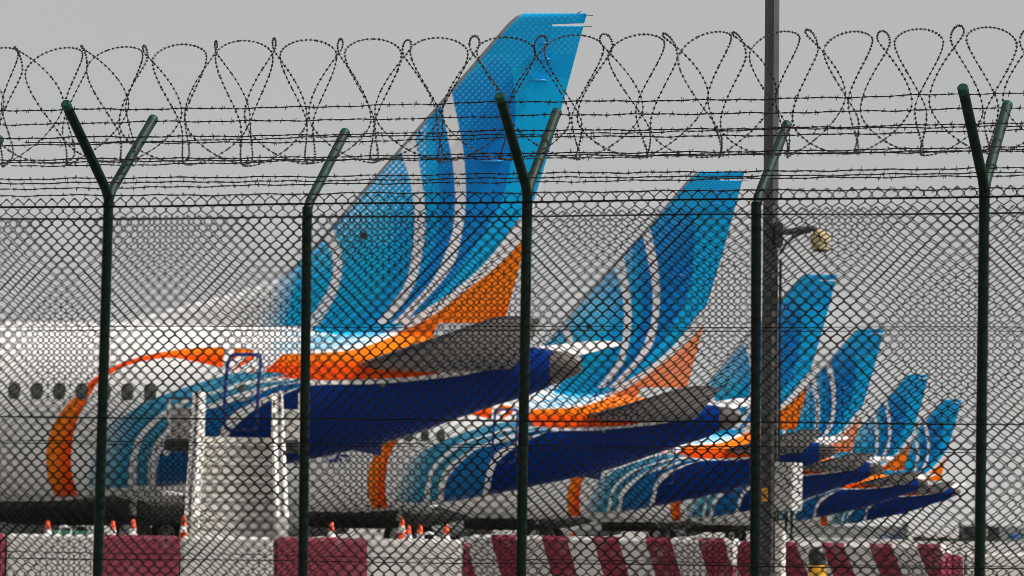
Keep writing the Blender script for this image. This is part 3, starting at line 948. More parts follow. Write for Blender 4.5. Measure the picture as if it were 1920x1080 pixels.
# registration letters on the second jet's cabin side
inv1, O2 = None, origins[1]
def to_local2(px, py, y):
    d = ray(px, py); lam = ((O2 + A_STB * y - CAM) @ A_STB) / (d @ A_STB)
    Q = CAM + d * lam - O2
    return Q @ A_AFT, Q[2]
fus2 = [o for o in bpy.data.objects if o.parent == jets[1] and o.name.startswith('fuselage')][0]
lx, lz = to_local2(619, 864, -1.88); lx2, _ = to_local2(652, 864, -1.88)
hL = 0.52; wL = (lx2 - lx) * 0.42
mb = MB()
def stroke(pts, t=0.045):
    for a, b in zip(pts[:-1], pts[1:]):
        P0, P1 = np.array(a), np.array(b); dd = P1 - P0; dd /= np.linalg.norm(dd); nn = np.array([-dd[1], dd[0]]) * t
        dd = dd * t * 0.8
        q = [P0 - dd + nn, P1 + dd + nn, P1 + dd - nn, P0 - dd - nn]
        mb.hexa([tuple(on_side(p[0], p[1], 0.004)) for p in q], [tuple(on_side(p[0], p[1], 0.012)) for p in q])
stroke([(lx, lz), (lx, lz + hL), (lx + wL * 0.7, lz + hL), (lx + wL, lz + hL * 0.75), (lx + wL, lz + hL * 0.25), (lx + wL * 0.7, lz), (lx, lz)])
ox = lx + (lx2 - lx) * 0.58
stroke([(ox, lz), (ox + wL * 0.55, lz + hL), (ox + wL * 1.1, lz)]); stroke([(ox + wL * 0.2, lz + hL * 0.33), (ox + wL * 0.9, lz + hL * 0.33)])
mb.build('registration_letters', M['navy'], fus2)

# ------------------------------------------------------------------ boarding stairs at the rear door of the nearest jet
D_ST = float((O1 + A_AFT * dx + A_STB * -1.95)[1])
base = at(446, 990, D_ST - 1.75)
st = thing('boarding_stairs', 'white mobile boarding stairs set against the rear door of the nearest jet', 'stairs', (base[0], base[1], 0), R(1.0))
PZ = 2.80; N = 14; TR = 0.285; RI = PZ / N
mb = MB()
for k in range(N):                      # closed risers with a lipped tread
    z1 = PZ - k * RI; y0 = -k * TR
    hw = 0.80 + 0.10 * k / N
    xo = 0.06 * k / N
    mb.box((xo - 0.02, y0 - 0.02, z1 - RI / 2 - 0.02), (2 * hw, 0.02, RI - 0.04))
    mb.box((xo - 0.02, y0 - TR / 2 - 0.03, z1 - 0.02 - RI), (2 * hw, TR + 0.09, 0.035))
mb.build('steps', M['stair_tread'], st)
mb = MB()
for k in range(N):
    hw = 0.80 + 0.10 * k / N
    mb.box((0.06 * k / N - 0.02, -k * TR - TR - 0.079, PZ - k * RI - 0.03 - RI), (2 * hw - 0.01, 0.008, 0.06))
mb.build('step_nosing', M['stair_grey'], st)
mb = MB(); mb.box((0, 0.8, PZ - 0.06), (2.05, 1.62, 0.10), bev=0.02); mb.box((0, -0.02, PZ - 0.03), (1.75, 0.05, 0.10))
mb.build('platform', M['stair_white'], st)
yb = -N * TR
def side_wall(name, xa0, xa1, xb0, xb1, mat, h0=0.0, h1=1.0):
    """inclined balustrade, from the platform edge (a) down to the ground (b)"""
    mb = MB()
    mb.hexa([(xa0, 0, PZ - 0.35 + h0), (xa1, 0, PZ - 0.35 + h0), (xb1, yb, 0.06 + h0), (xb0, yb, 0.06 + h0)][::-1],
            [(xa0, 0, PZ + h1), (xa1, 0, PZ + h1), (xb1, yb, 0.05 + h1), (xb0, yb, 0.05 + h1)][::-1])
    return mb.build(name, mat, st)
side_wall('balustrade', -1.05, -0.91, -1.02, -0.88, M['stair_grey'])
side_wall('balustrade', -0.905, -0.76, -0.875, -0.72, M['stair_white'])
side_wall('balustrade', 0.70, 0.95, 0.96, 1.22, M['stair_white'])
mb = MB(); mb.tube([(-0.90, 0.0, PZ + 1.05), (-0.86, yb, 1.1)], 0.03, 8).tube([(0.88, 0.0, PZ + 1.05), (1.10, yb, 1.1)], 0.03, 8)
mb.build('handrail', M['stair_grey'], st)
mb = MB(); mb.box((-0.90, -0.06, 1.9), (0.075, 0.075, 3.8)); mb.build('post', M['black'], st)
mb = MB(); mb.box((0.86, 0.03, PZ + 0.25), (0.13, 0.08, 1.5)); mb.build('post', M['stair_white'], st)
mb = MB(); mb.box((1.32, 0.35, PZ + 0.42), (0.09, 0.09, 1.2)); mb.build('post', M['stair_white'], st)
mb = MB(); mb.box((-1.58, 0.35, PZ + 0.35), (0.06, 0.06, 1.0)); mb.build('post', M['stair_white'], st)
mb = MB(); mb.box((-1.30, 0.4, PZ + 0.32), (0.5, 0.06, 0.72), bev=0.015); mb.build('side_panel', M['stair_grey'], st)
mb = MB(); mb.box((1.12, 0.4, PZ + 0.32), (0.34, 0.06, 0.68), bev=0.015); mb.build('side_panel', M['stair_white'], st)
mb = MB(); mb.tube([(-1.58, 0.35, PZ + 0.86), (-1.02, 0.35, PZ + 0.86)], 0.025, 8).tube([(-1.35, 0.35, PZ + 0.7), (-1.35, 0.35, PZ + 0.86)], 0.02, 6)
mb.build('guard_rail', M['dark_metal'], st)
mb = MB(); mb.box((-1.36, 0.45, PZ - 0.17), (0.62, 0.5, 0.28), bev=0.05); mb.build('bumper', M['black'], st)
mb = MB(); mb.box((1.14, 0.45, PZ - 0.17), (0.36, 0.5, 0.28), bev=0.05); mb.build('bumper', M['black'], st)
mb = MB(); mb.lathe([(0.02, -0.03), (0.07, -0.02), (0.075, 0.04)], (-1.62, 0.2, PZ - 0.34), axis='y', n=14); mb.build('work_lamp', M['cone_white'], st, smooth=True)
mb = MB()
for sx2 in (-0.7, 0.7):
    mb.tube([(sx2, 0.7, PZ - 0.1), (sx2, yb * 0.55, 0.45)], 0.06, 8).tube([(sx2, yb * 0.45, PZ * 0.5), (sx2, 0.7, 0.45)], 0.06, 8)
mb.box((0, -1.4, 0.45), (1.5, 4.2, 0.16)); mb.build('chassis', M['stair_grey'], st)
for wxy in ((-0.8, -3.0), (0.8, -3.0), (-0.8, 0.2), (0.8, 0.2)):
    mb = MB(); mb.lathe([(0.1, -0.1), (0.26, -0.1), (0.30, -0.05), (0.30, 0.05), (0.26, 0.1), (0.1, 0.1)], (wxy[0], wxy[1], 0.30), axis='x', n=20)
    mb.build('wheel', M['rubber'], st, smooth=True)

# ------------------------------------------------------------------ cones, hoops and small apron gear
def make_cone():
    o = thing('traffic_cone', '', 'cone', group='orange and white traffic cones on the apron')
    mb = MB(); mb.box((0, 0, 0.02), (0.40, 0.40, 0.04), bev=0.015); mb.build('base', M['black'], o)
    rings = [(0.155, 0.04), (0.121, 0.25), (0.096, 0.40), (0.071, 0.55), (0.055, 0.65), (0.035, 0.78), (0.026, 0.80), (0.008, 0.80)]
    mb = MB(); mb.lathe(rings, n=20)
    mb.m = [1 if k // 20 in (1, 3) else 0 for k in range(len(mb.f))]
    auto_smooth(mb.build('cone_body', None, o, mats=[M['cone'], M['cone_white']]))
    return o
cone0 = make_cone()
cone_tree = {cone0.name: children(cone0)}
for c_ in children(cone0): cone_tree[c_.name] = children(c_)
tree.update(cone_tree)
cones = [(90, 976, 'leftmost traffic cone, standing below the orange ribbon of the nearest jet'),
         (212, 976, 'traffic cone just right of the left fence post'),
         (250, 973, 'traffic cone in front of the aircraft wheel left of the stairs'),
         (345, 968, 'traffic cone close beside the left foot of the boarding stairs'),
         (622, 979, 'lone traffic cone right of the second fence post'),
         (754, 968, 'tallest looking traffic cone of the cluster under the second jet'),
         (766, 984, 'traffic cone between the tall cone and the hoop'),
         (788, 983, 'traffic cone immediately left of the white hoop'),
         (837, 984, 'traffic cone right of the white hoop near the striped barrier'),
         (1074, 995, 'small traffic cone tip peeping over the striped barrier')]
for i, (px, py, lab) in enumerate(cones):
    c = cone0 if i == 0 else copy_tree(cone0)
    zt = 0.80
    d = ray(px, py)
    # the cone's tip sits at this pixel: distance follows from its height
    dep = {0: 104, 1: 104, 2: 100, 3: 108, 4: 106, 5: 112, 6: 98, 7: 99, 8: 101, 9: 150}[i]
    P = at(px, py, dep)
    c.location = (P[0], P[1], 0.004); c['label'] = lab
    s = max(0.6, min(1.5, P[2] / 0.80)); c.scale = (1.15, 1.15, s)
    c.rotation_euler.z = random.uniform(0, 1.5)

def hoop(px, py, dep, r_, lab):
    P = at(px, py, dep)
    mb = MB(); pts = [(-r_, 0, 0)] + [(-r_ * math.cos(R(a)), 0, P[2] - r_ + r_ * math.sin(R(a))) for a in range(0, 181, 15)] + [(r_, 0, 0)]
    mb.tube(pts, 0.028, 8, ref=(0, 1, 0))
    o = auto_smooth(mb.build('hoop_stand', M['cone_white'], None)); o.location = (P[0], P[1], 0.0)
    tag(o, lab, 'hoop', 'white tubular hoops on the apron')
hoop(121, 987, 96, 0.11, 'white tubular hoop beside the green crate under the nearest jet')
hoop(803, 999, 94, 0.11, 'white tubular hoop among the traffic cones under the second jet')
P = at(128, 993, 118)
gc = thing('ground_cart', 'low green ground cart under the orange ribbon of the nearest jet', 'cart', (P[0], P[1], 0), R(6))
mb = MB(); mb.box((0, 0, P[2] * 0.62), (0.95, 0.8, P[2] * 0.7), bev=0.06); mb.build('cart_body', M['green'], gc)
mb = MB(); mb.tube([(0.45, 0, P[2] * 0.5), (0.95, -0.1, 0.2)], 0.03, 8); mb.build('tow_bar', M['dark_metal'], gc)
for q in ((-0.35, -0.42), (0.35, -0.42), (-0.35, 0.42), (0.35, 0.42)):
    mb = MB(); mb.lathe([(0.05, -0.05), (0.15, -0.05), (0.17, 0), (0.15, 0.05), (0.05, 0.05)], (q[0], q[1], 0.17), axis='y', n=16); mb.build('wheel', M['rubber'], gc, smooth=True)

# service van between the jets, seen under the bellies
def van(px, py, dep, lab, rot, L=4.6):
    P = at(px, py, dep)
    o = thing('service_van', lab, 'van', (P[0], P[1], 0.004), rot, 'white service vans behind the jets')
    prof = [(-L / 2, 0.35), (-L / 2, 1.0), (-L / 2 + 0.15, 1.95), (-L / 2 + 0.4, 2.05), (L / 2 - 1.5, 2.05), (L / 2 - 0.75, 1.25), (L / 2 - 0.05, 1.05), (L / 2, 0.35)]
    mb = MB(); mb.loft([[(x, y * w_, z) for x, z in prof] for y, w_ in ((-0.9, 1), (0.9, 1))]); auto_smooth(mb.build('body', M['white'], o), 30)
    mb = MB(); mb.hexa([(L / 2 - 2.2, -0.912, 1.25), (L / 2 - 0.9, -0.912, 1.25), (L / 2 - 0.9, -0.895, 1.25), (L / 2 - 2.2, -0.895, 1.25)], [(L / 2 - 2.2, -0.912, 1.85), (L / 2 - 1.4, -0.912, 1.85), (L / 2 - 1.4, -0.895, 1.85), (L / 2 - 2.2, -0.895, 1.85)])
    mb.build('side_window', M['window'], o)
    for wx in (-L / 2 + 0.9, L / 2 - 0.9):
        for wy in (-0.82, 0.82):
            mb = MB(); mb.lathe([(0.1, -0.1), (0.3, -0.1), (0.34, 0), (0.3, 0.1), (0.1, 0.1)], (wx, wy, 0.34), axis='y', n=18); mb.build('wheel', M['rubber'], o, smooth=True)
    return o
van(286, 965, 430, 'white service van glimpsed behind the wheels left of the boarding stairs', R(-12))
van(800, 985, 330, 'white service van glimpsed behind the cluster of traffic cones', R(170))

# ------------------------------------------------------------------ concrete barriers
def jersey(L, H, bev=0.04, wb=0.26, wt=0.09):
    """block with splayed foot and chamfered ends, along +X from 0"""
    prof = [(-wb, 0), (-wb, 0.10 * H), (-wt - 0.05, 0.36 * H), (-wt, H - bev), (-wt + bev, H), (wt - bev, H), (wt, H - bev), (wt + 0.05, 0.36 * H), (wb, 0.10 * H), (wb, 0)]
    ins = [(y * 0.90, z - (0.03 if z > H * 0.9 else 0)) for y, z in prof]
    mb = MB()
    mb.loft([[(0, y, z) for y, z in ins], [(0.035, y, z) for y, z in prof], [(L - 0.035, y, z) for y, z in prof], [(L, y, z) for y, z in ins]])
    return mb
def barrier(name, px0, px1, dep0, dep1, py_top, mat, lab, grp, wt=0.09, hole=True):
    P0 = at(px0, 1000, dep0); P1 = at(px1, 1000, dep1)
    dv = P1 - P0; L = math.hypot(dv[0], dv[1]); a = math.atan2(dv[1], dv[0])
    H = at((px0 + px1) / 2, py_top, (dep0 + dep1) / 2)[2]
    o = jersey(L - 0.02, H, wt=wt).build(name, mat, None)
    o.location = (P0[0], P0[1], 0.0); o.rotation_euler.z = a
    tag(o, lab, 'barrier', grp)
    if hole:                                     # lifting-pin sockets
        for fx in (0.38,):
            mb = MB(); mb.lathe([(0.03, 0.0), (0.04, 0.006), (0.026, 0.012), (0.02, 0.012)], (L * fx, -wt - 0.018, H * 0.58), axis='y', n=12)
            mb.build('lifting_socket', M['black'], o)
    return o
G1 = 'plain concrete barriers painted white or maroon by turns'
left = [(-330, -160, 'bwhite', None), (-160, 15, 'bmaroon', 'maroon concrete barrier cut by the left edge of the picture'),
        (15, 191, 'bwhite', 'white concrete barrier ending at the left fence post'),
        (191, 341, 'bmaroon', 'faded maroon barrier just right of the left fence post'),
        (341, 516, 'bwhite', 'white barrier standing right below the boarding stairs'),
        (516, 692, 'bmaroon', 'maroon barrier standing behind the second fence post from the left'),
        (692, 868, 'bwhite', 'white barrier below the cluster of traffic cones'),
        (868, 1010, 'bmaroon', 'maroon barrier mostly hidden behind the first slant-striped barrier')]
for i, (a, b, mt, lab) in enumerate(left):
    if lab is None: continue
    ytop = 1000 + (a + b) / 2 / 868 * 12
    if i == 7: ytop = 1019
    barrier('concrete_barrier', a, b, 62 , 62, ytop, M[mt], lab, G1, wt=0.10)
G2 = 'concrete barriers with slanted maroon stripes'
b1 = barrier('striped_barrier', 889, 1386, 58.0, 56.4, 1006, M['stripe'], 'longer slant-striped barrier left of the light pole', G2, wt=0.11, hole=False)
b2 = barrier('striped_barrier', 1392, 1779, 56.2, 55.0, 1018, M['stripe2'], 'slant-striped barrier behind the yellow and black bollard', G2, wt=0.11, hole=False)
barrier('concrete_barrier', 1783, 1808, 66, 66, 1041, M['bmaroon'], 'short low maroon barrier at the right end of the striped barriers', G1, wt=0.10, hole=False)
barrier('concrete_barrier', 1809, 2010, 66, 66, 1037, M['bwhite'], 'low white barrier behind the rightmost fence post', G1, wt=0.10, hole=False)

# bollard
P = at(1533, 1026, 50)
bo = thing('bollard', 'yellow and black bollard in front of the striped barrier', 'bollard', (P[0], P[1], 0))
hB = P[2]
mb = MB(); mb.lathe([(0.078, 0), (0.078, hB - 0.16)], n=24); auto_smooth(mb.build('post', M['yellow'], bo))
mb = MB(); mb.lathe([(0.081, hB - 0.16), (0.081, hB - 0.05), (0.07, hB - 0.02), (0.045, hB), (0.01, hB + 0.004)], n=24); auto_smooth(mb.build('cap', M['black'], bo), 60)

# ------------------------------------------------------------------ light pole with camera, cabinet and duct
D_P = 45.0
P0 = at(1442, 1000, D_P); Ptop = at(1449, 0, D_P)
lp = thing('light_pole', 'tall grey steel light pole rising out of the picture right of centre', 'pole', (P0[0], P0[1], 0))
S = D_P / F
mb = MB()
mb.lathe([(0.30, 0), (0.30, 0.03)], n=8)
prof = [(17.0 * S, 0.03), (16.5 * S, 1.5), (14.8 * S, 3.2), (13.8 * S, 5.6), (12.0 * S, 10.0)]
V_ = []
mb.lathe(prof, n=8)
shaft = mb.build('shaft', M['pole'], lp)
lean = (Ptop[0] - P0[0]) / (Ptop[2] - P0[2])
for v in shaft.data.vertices: v.co.x += lean * v.co.z
shaft.rotation_euler.z = R(11)
mb = MB(); mb.box((-0.045, -0.083, at(1436, 928, D_P)[2]), (0.05, 0.012, 0.11)); mb.build('warning_sticker', M['yellow'], lp)
mb = MB()
Pk = at(1456, 440, D_P)
for a, b in (((1456, 470), (1457, 420)),):
    q0, q1 = at(*a, D_P), at(*b, D_P)
mb.tube([(0.055, -0.05, 0.2), (0.075, -0.05, 1.2), (0.07, -0.05, 2.3), (0.066, -0.05, 3.2)], 0.012, 6)
mb.build('cable', M['black'], lp)

def rel(px, py, dep): 
    return at(px, py, dep)
Pc = at(1538, 452, D_P - 0.1)
cm = thing('security_camera', 'cream dome security camera on a bracket arm of the light pole', 'camera', tuple(Pc))
s_ = (D_P - 0.1) / F
mb = MB(); mb.lathe([(12 * s_, 10 * s_), (19 * s_, 13 * s_), (19.5 * s_, 3 * s_), (17.5 * s_, 1 * s_)][::-1] , n=28); mb.lathe([(14 * s_, 13 * s_), (9 * s_, 20 * s_), (3 * s_, 23 * s_)], n=28)
auto_smooth(mb.build('sun_shield', M['cream'], cm), 40)
mb = MB(); mb.lathe([(17 * s_, -16 * s_), (17.3 * s_, 2 * s_)], n=28); auto_smooth(mb.build('housing', M['cream'], cm), 40)
mb = MB(); mb.lathe([(6 * s_, -21 * s_), (13 * s_, -19 * s_), (16 * s_, -16.2 * s_)], n=28); auto_smooth(mb.build('dome', M['black'], cm), 60)
def c_rel(px, py): return tuple(at(px, py, D_P - 0.1) - Pc)
mb = MB(); mb.tube([c_rel(1460, 436), c_rel(1490, 433), c_rel(1515, 428), c_rel(1532, 430)], [6.0 * s_, 6.0 * s_, 5.5 * s_, 5 * s_], 10)
mb.build('bracket', M['pole'], cm)
mb = MB(); mb.box(tuple(np.array(c_rel(1461, 440))), (0.06, 0.09, 0.2)); mb.build('clamp', M['dark_metal'], cm)
mb = MB(); mb.tube([c_rel(1461, 476), c_rel(1474, 458), c_rel(1492, 441), c_rel(1512, 434), c_rel(1520, 436)], 2.4 * s_, 7); mb.build('cable', M['black'], cm)

Pb = at(1478, 957, D_P - 0.25)
cb = thing('equipment_cabinet', 'pale grey equipment cabinet fixed to the light pole', 'cabinet', tuple(Pb), R(-36))
w_ = 45 * S
hC = 89 * S
mb = MB(); mb.box((0, 0, hC / 2), (w_ * 0.88, w_ * 0.82, hC), bev=0.006); mb.build('body', M['cabinet'], cb)
mb = MB(); mb.box((w_ * 0.0, -w_ * 0.415, hC / 2), (w_ * 0.80, 0.008, hC * 0.94)); dr = mb.build('door', M['cabinet'], cb)
mb = MB(); mb.box((w_ * 0.3, -w_ * 0.43, hC * 0.52), (0.012, 0.015, 0.05)); mb.build('handle', M['black'], dr)
mb = MB(); mb.tube([(-0.02, 0, 0.0), (-0.03, 0.02, -0.10), (-0.06, 0.03, -0.22)], 0.012, 8).tube([(0.03, 0, 0.0), (0.03, 0.01, -0.08), (0.02, 0.02, -0.25)], 0.010, 8); mb.build('cable', M['black'], cb)
mb = MB(); mb.box((-w_ * 0.5, w_ * 0.32, hC * 0.5), (0.05, 0.05, hC * 0.96)); mb.build('mounting_bracket', M['dark_metal'], cb)
Pd = at(1464, 976, D_P - 0.2)
dk = thing('cable_duct', 'cream upright cable duct below the equipment cabinet', 'duct', (Pd[0], Pd[1], 0), R(-40))
mb = MB(); mb.box((0, 0, Pd[2] / 2), (0.072, 0.072, Pd[2]), bev=0.006); mb.build('duct_body', M['stair_white'], dk)
mb = MB(); mb.box((0, 0, Pd[2] + 0.008), (0.10, 0.10, 0.015)); mb.build('lid', M['dark_metal'], dk)

# ------------------------------------------------------------------ fences
TH = math.atan(0.46)
FD = np.array([math.cos(TH), -math.sin(TH), 0])        # along the fence, to the right and nearer
FN = np.array([-math.sin(TH), -math.cos(TH), 0])       # towards the camera
class Fence:
    def __init__(s, Z0): s.P0 = np.array([0, Z0, 0.0])
    def t_at(s, px, py=600):
        d = ray(px, py)
        # intersect the vertical plane of the fence
        lam = ((s.P0 - CAM) @ FN) / (d @ FN)
        Q = CAM + d * lam
        return (Q - s.P0) @ FD, Q[2]
    def pt(s, t, z, n=0.0): return s.P0 + FD * t + FN * n + A_UP * z

def tubes_np(name, paths, r, sides, ref, mat, parent):
    """paths: (W, K, 3); constant reference normal; one mesh"""
    Pth = np.asarray(paths); W, K, _ = Pth.shape
    T = np.gradient(Pth, axis=1); T /= np.linalg.norm(T, axis=2, keepdims=True) + 1e-12
    u = np.asarray(ref, float) - T * (T @ np.asarray(ref, float))[..., None]
    u /= np.linalg.norm(u, axis=2, keepdims=True) + 1e-12
    w = np.cross(T, u)
    a = 2 * np.pi * (np.arange(sides) + 0.5) / sides
    V = Pth[:, :, None, :] + r * (u[:, :, None, :] * np.cos(a)[None, None, :, None] + w[:, :, None, :] * np.sin(a)[None, None, :, None])
    wi = (np.arange(W) * K * sides)[:, None, None]; ki = (np.arange(K - 1) * sides)[None, :, None]; si = np.arange(sides)[None, None, :]
    s2 = (si + 1) % sides
    q = np.stack([wi + ki + si, wi + ki + s2, wi + ki + sides + s2, wi + ki + sides + si], -1).reshape(-1, 4)
    me = bpy.data.meshes.new(name)
    V = V.reshape(-1, 3)
    me.vertices.add(len(V)); me.vertices.foreach_set('co', V.astype(np.float32).ravel())
    me.loops.add(q.size); me.loops.foreach_set('vertex_index', q.ravel().astype(np.int32))
    me.polygons.add(len(q)); me.polygons.foreach_set('loop_start', (np.arange(len(q)) * 4).astype(np.int32))
    me.polygons.foreach_set('use_smooth', [True] * len(q))
    me.update(calc_edges=True); me.validate()
    me.materials.append(mat)
    o = bpy.data.objects.new(name, me); COL.objects.link(o); o.parent = parent
    return o

def chain_mesh(fence, parent, px_peak, py_peak, cell_w, cell_h, rw, t0, t1, z_bot, n_off, seed):
    """woven zigzag wires with knuckled peaks along the top"""
    r_ = np.random.default_rng(seed)
    tpk, ztop = fence.t_at(px_peak, py_peak)
    A = cell_w / 2
    i0 = int(math.floor((t0 - tpk) / A)); i1 = int(math.ceil((t1 - tpk) / A))
    K = int((ztop - z_bot) / (cell_h / 2))
    e = 0.0035                                        # how far neighbouring wires hook past each other
    sub = [(0.0, 0), (0.16, 0.02), (0.84, 0.98)]      # short upright run at each turn
    paths = []
    # slow distortions of the weave
    ph = r_.uniform(0, 6.28, 6)
    def warp(t, z):
        dx_ = 0.004 * np.sin(t * 2.1 + ph[0]) * np.sin(z * 2.3 + ph[1]) + 0.0025 * np.sin(t * 5.7 + z * 3.1 + ph[2])
        dz_ = 0.006 * np.sin(t * 0.9 + ph[3]) + 0.003 * np.sin(t * 3.3 + z * 2.0 + ph[4])
        dn_ = 0.010 * np.sin(t * 1.3 + ph[5]) * np.sin(z * 1.7 + 1)
        return dx_, dz_, dn_
    for i in range(i0, i1):
        # wire i lives between contacts i and i+1; contacts at tpk + i*A; peaks at even contacts
        tt = []; zz = []; nn = []
        left = (i % 2 == 0)                           # at the top this wire touches its even contact
        for k in range(K + 1):
            side_left = left if k % 2 == 0 else not left
            tc_ = tpk + (i - e / A if side_left else i + 1 + e / A) * A
            zk = ztop - k * cell_h / 2
            hgt = cell_h * 0.055
            front = 1 if side_left else -1
            if k == 0:
                # knuckle: the cut end bent down over the neighbour
                bent = r_.random() < 0.06
                if bent:
                    sg_ = 1 if side_left else -1
                    tt += [tc_ + sg_ * 0.5 * A, tc_ + sg_ * 0.12 * A]; zz += [zk - 0.02 * cell_h, zk - 0.12 * cell_h]; nn += [0.02 * front, 0.006]
                    continue
                tt += [tc_ + (0.35 * A if not side_left else -0.35 * A) * (1 if True else 0), tc_]; zz += [zk - 0.19 * cell_h, zk + 0.004]; nn += [0.004 * front, 0.003 * front]
                continue
            tt += [tc_, tc_]; zz += [zk + hgt, zk - hgt]; nn += [0.003 * front, 0.003 * front]
        t_, z_, n_ = np.array(tt), np.array(zz), np.array(nn)
        dx_, dz_, dn_ = warp(t_, z_)
        fade = np.clip((ztop - z_) / 0.5, 0.25, 1)
        t_ = t_ + dx_ * fade + r_.normal(0, 0.0007, len(t_)); z_ = z_ + dz_ * 0.5 + r_.normal(0, 0.0007, len(z_))
        paths.append(fence.P0[None, :] + FD[None, :] * t_[:, None] + FN[None, :] * (n_ + dn_ * 0.5 + n_off)[:, None] + A_UP[None, :] * z_[:, None])
    return tubes_np('wire_mesh', paths, rw, 5, FN, M['mesh'], parent)

def line_wire(fence, parent, pts_px, r, n_off):
    """straight line wire through two photograph pixels"""
    a = fence.t_at(*pts_px[0]); b = fence.t_at(*pts_px[1])
    k = np.linspace(-0.08, 1.08, 60)
    t = a[0] + (b[0] - a[0]) * k; z = a[1] + (b[1] - a[1]) * k + 0.003 * np.sin(k * 17 + a[1] * 5)
    mb = MB(); mb.tube([fence.pt(q, w, n_off) for q, w in zip(t, z)], r, 6, ref=FN)
    return auto_smooth(mb.build('line_wire', M['mesh'], parent), 60)

def barbed(fence_pts, name, parent, seed):
    """twisted strand with four-point barbs"""
    r_ = random.Random(seed)
    P = np.array(fence_pts)
    # resample
    seg = np.linalg.norm(np.diff(P, axis=0), axis=1); s = np.concatenate([[0], np.cumsum(seg)])
    n_ = int(s[-1] / 0.012); q = np.linspace(0, s[-1], n_)
    C = np.stack([np.interp(q, s, P[:, j]) for j in range(3)], -1)
    C[:, 2] += 0.0028 * np.sin(q * 9 + seed) + 0.0018 * np.sin(q * 23 + seed * 2)
    tw = q * 2 * math.pi / 0.11
    mb = MB()
    for ph_ in (0, math.pi):
        off = 0.0023 * (np.sin(tw + ph_)[:, None] * A_UP + np.cos(tw + ph_)[:, None] * FN)
        mb.tube(C + off, 0.0026, 4, ref=FN, cap=False)
    pos = r_.uniform(0, 0.08)
    while pos < s[-1]:
        c = np.array([np.interp(pos, s, P[:, j]) for j in range(3)])
        c[2] += 0.0028 * math.sin(pos * 9 + seed) + 0.0018 * math.sin(pos * 23 + seed * 2)
        for k in range(4):
            a = r_.uniform(0, math.pi) 
            dvec = A_UP * math.sin(a) * (1 if k % 2 else -1) + FN * math.cos(a) + FD * r_.uniform(-0.75, 0.75)
            dvec /= np.linalg.norm(dvec)
            o_ = FD * (k - 1.5) * 0.004
            mb.tube([c + o_, c + o_ + dvec * r_.uniform(0.015, 0.024)], [0.0028, 0.0018], 4, cap=False)
        mb.tube([c - FD * 0.010, c + FD * 0.010], 0.0046, 5)
        pos += 0.088 + r_.uniform(-0.012, 0.012)
    return mb.build('barbed_wire', M['steel'], parent)

near, far = Fence(33.4), Fence(33.4 * 1.042)
nf = thing('chain_link_fence', 'nearer chain-link fence with Y-shaped green posts', 'fence', (0, 0, 0), 0, 'parallel security fences')
ff = thing('chain_link_fence', 'farther chain-link fence with single-armed green posts', 'fence', (0, 0, 0), 0, 'parallel security fences')

CW = 0.0846
chain_mesh(near, nf, 1125.3, 360, CW, 0.0800, 0.0032, near.t_at(-25)[0], near.t_at(1950)[0], 0.1, 0.036, 3)
CWF = CW * 1.042 / 1.055
chain_mesh(far, ff, 1125.5, 395.5, CWF, 0.0800 * 1.042 / 1.05, 0.0032, far.t_at(-25)[0], far.t_at(1950)[0], 0.1, 0.036, 4)
for p0, p1, r_ in (((0, 390), (1920, 369), 0.0062), ((0, 613), (1920, 614), 0.0026), ((0, 782), (1920, 796), 0.0046), ((0, 826), (1920, 843), 0.0024), ((0, 1046), (1920, 1067), 0.0034)):
    line_wire(near, nf, (p0, p1), r_, 0.042)
for p0, p1, r_ in (((0, 412), (1920, 400), 0.0054), ((0, 620), (1920, 622), 0.0024), ((0, 832), (1920, 849), 0.0024), ((0, 1033), (1920, 1064), 0.0026)):
    line_wire(far, ff, (p0, p1), r_, 0.042)

ARM_E, ARM_H = 0.62, 0.545
posts = []
def add_post(fence, root, px, py, yaw, both, lean_px, rad=0.0325):
    t, zj = fence.t_at(px, py)
    B = fence.pt(t, 0); J = fence.pt(t, zj)
    foot = B + np.array([lean_px / 290.0, 0, 0])
    mb = MB(); mb.tube([foot, foot + (J - foot) * 0.5, J], rad, 18)
    post = auto_smooth(mb.build('post', M['post'], root), 50)
    for zt_ in (zj - 0.07, zj - 0.62, zj - 1.4, zj - 1.56, zj - 2.0):      # wire ties
        c = foot + (J - foot) * (zt_ / zj)
        mb = MB(); mb.tube([c + (rad + 0.002) * np.array([math.cos(a_), math.sin(a_), 0]) + A_UP * 0.006 * math.sin(a_ * 2 + zt_ * 7) for a_ in np.linspace(0, 2 * math.pi, 17)], 0.0028, 5, cap=False, ref=(0, 0, 1))
        mb.build('wire_tie', M['mesh'], post)
    d = np.array([math.sin(yaw), math.cos(yaw), 0])           # away from the camera
    tips_ = {}
    for nm, sg in (('front', -1), ('back', 1)):
        if sg < 0 and not both: continue
        tip = J + d * sg * ARM_E + A_UP * ARM_H
        start = J + (tip - J) * 0.0 - A_UP * 0.03
        mb = MB(); ax_ = (tip - J) / np.linalg.norm(tip - J)
        mb.tube([start, J + ax_ * 0.06, J + ax_ * 0.3, tip - ax_ * 0.012], rad * 0.98, 18)
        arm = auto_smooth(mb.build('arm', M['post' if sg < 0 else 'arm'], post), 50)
        mb = MB(); mb.tube([tip - ax_ * 0.03, tip - ax_ * 0.004, tip + ax_ * 0.006, tip + ax_ * 0.012], [rad * 1.03, rad * 1.03, rad * 1.0, rad * 0.85], 18)
        auto_smooth(mb.build('cap', M['cap'], arm), 50)
        tips_[nm] = (J, tip)
    return dict(J=J, t=t, **tips_)
npost = [add_post(near, nf, -560, 371, R(22), True, 0), add_post(near, nf, 204, 366, R(23), True, -10), add_post(near, nf, 989, 358, R(17), True, -2), add_post(near, nf, 1846, 350, R(17.6), True, -2), add_post(near, nf, 2760, 340, R(17), True, 0)]
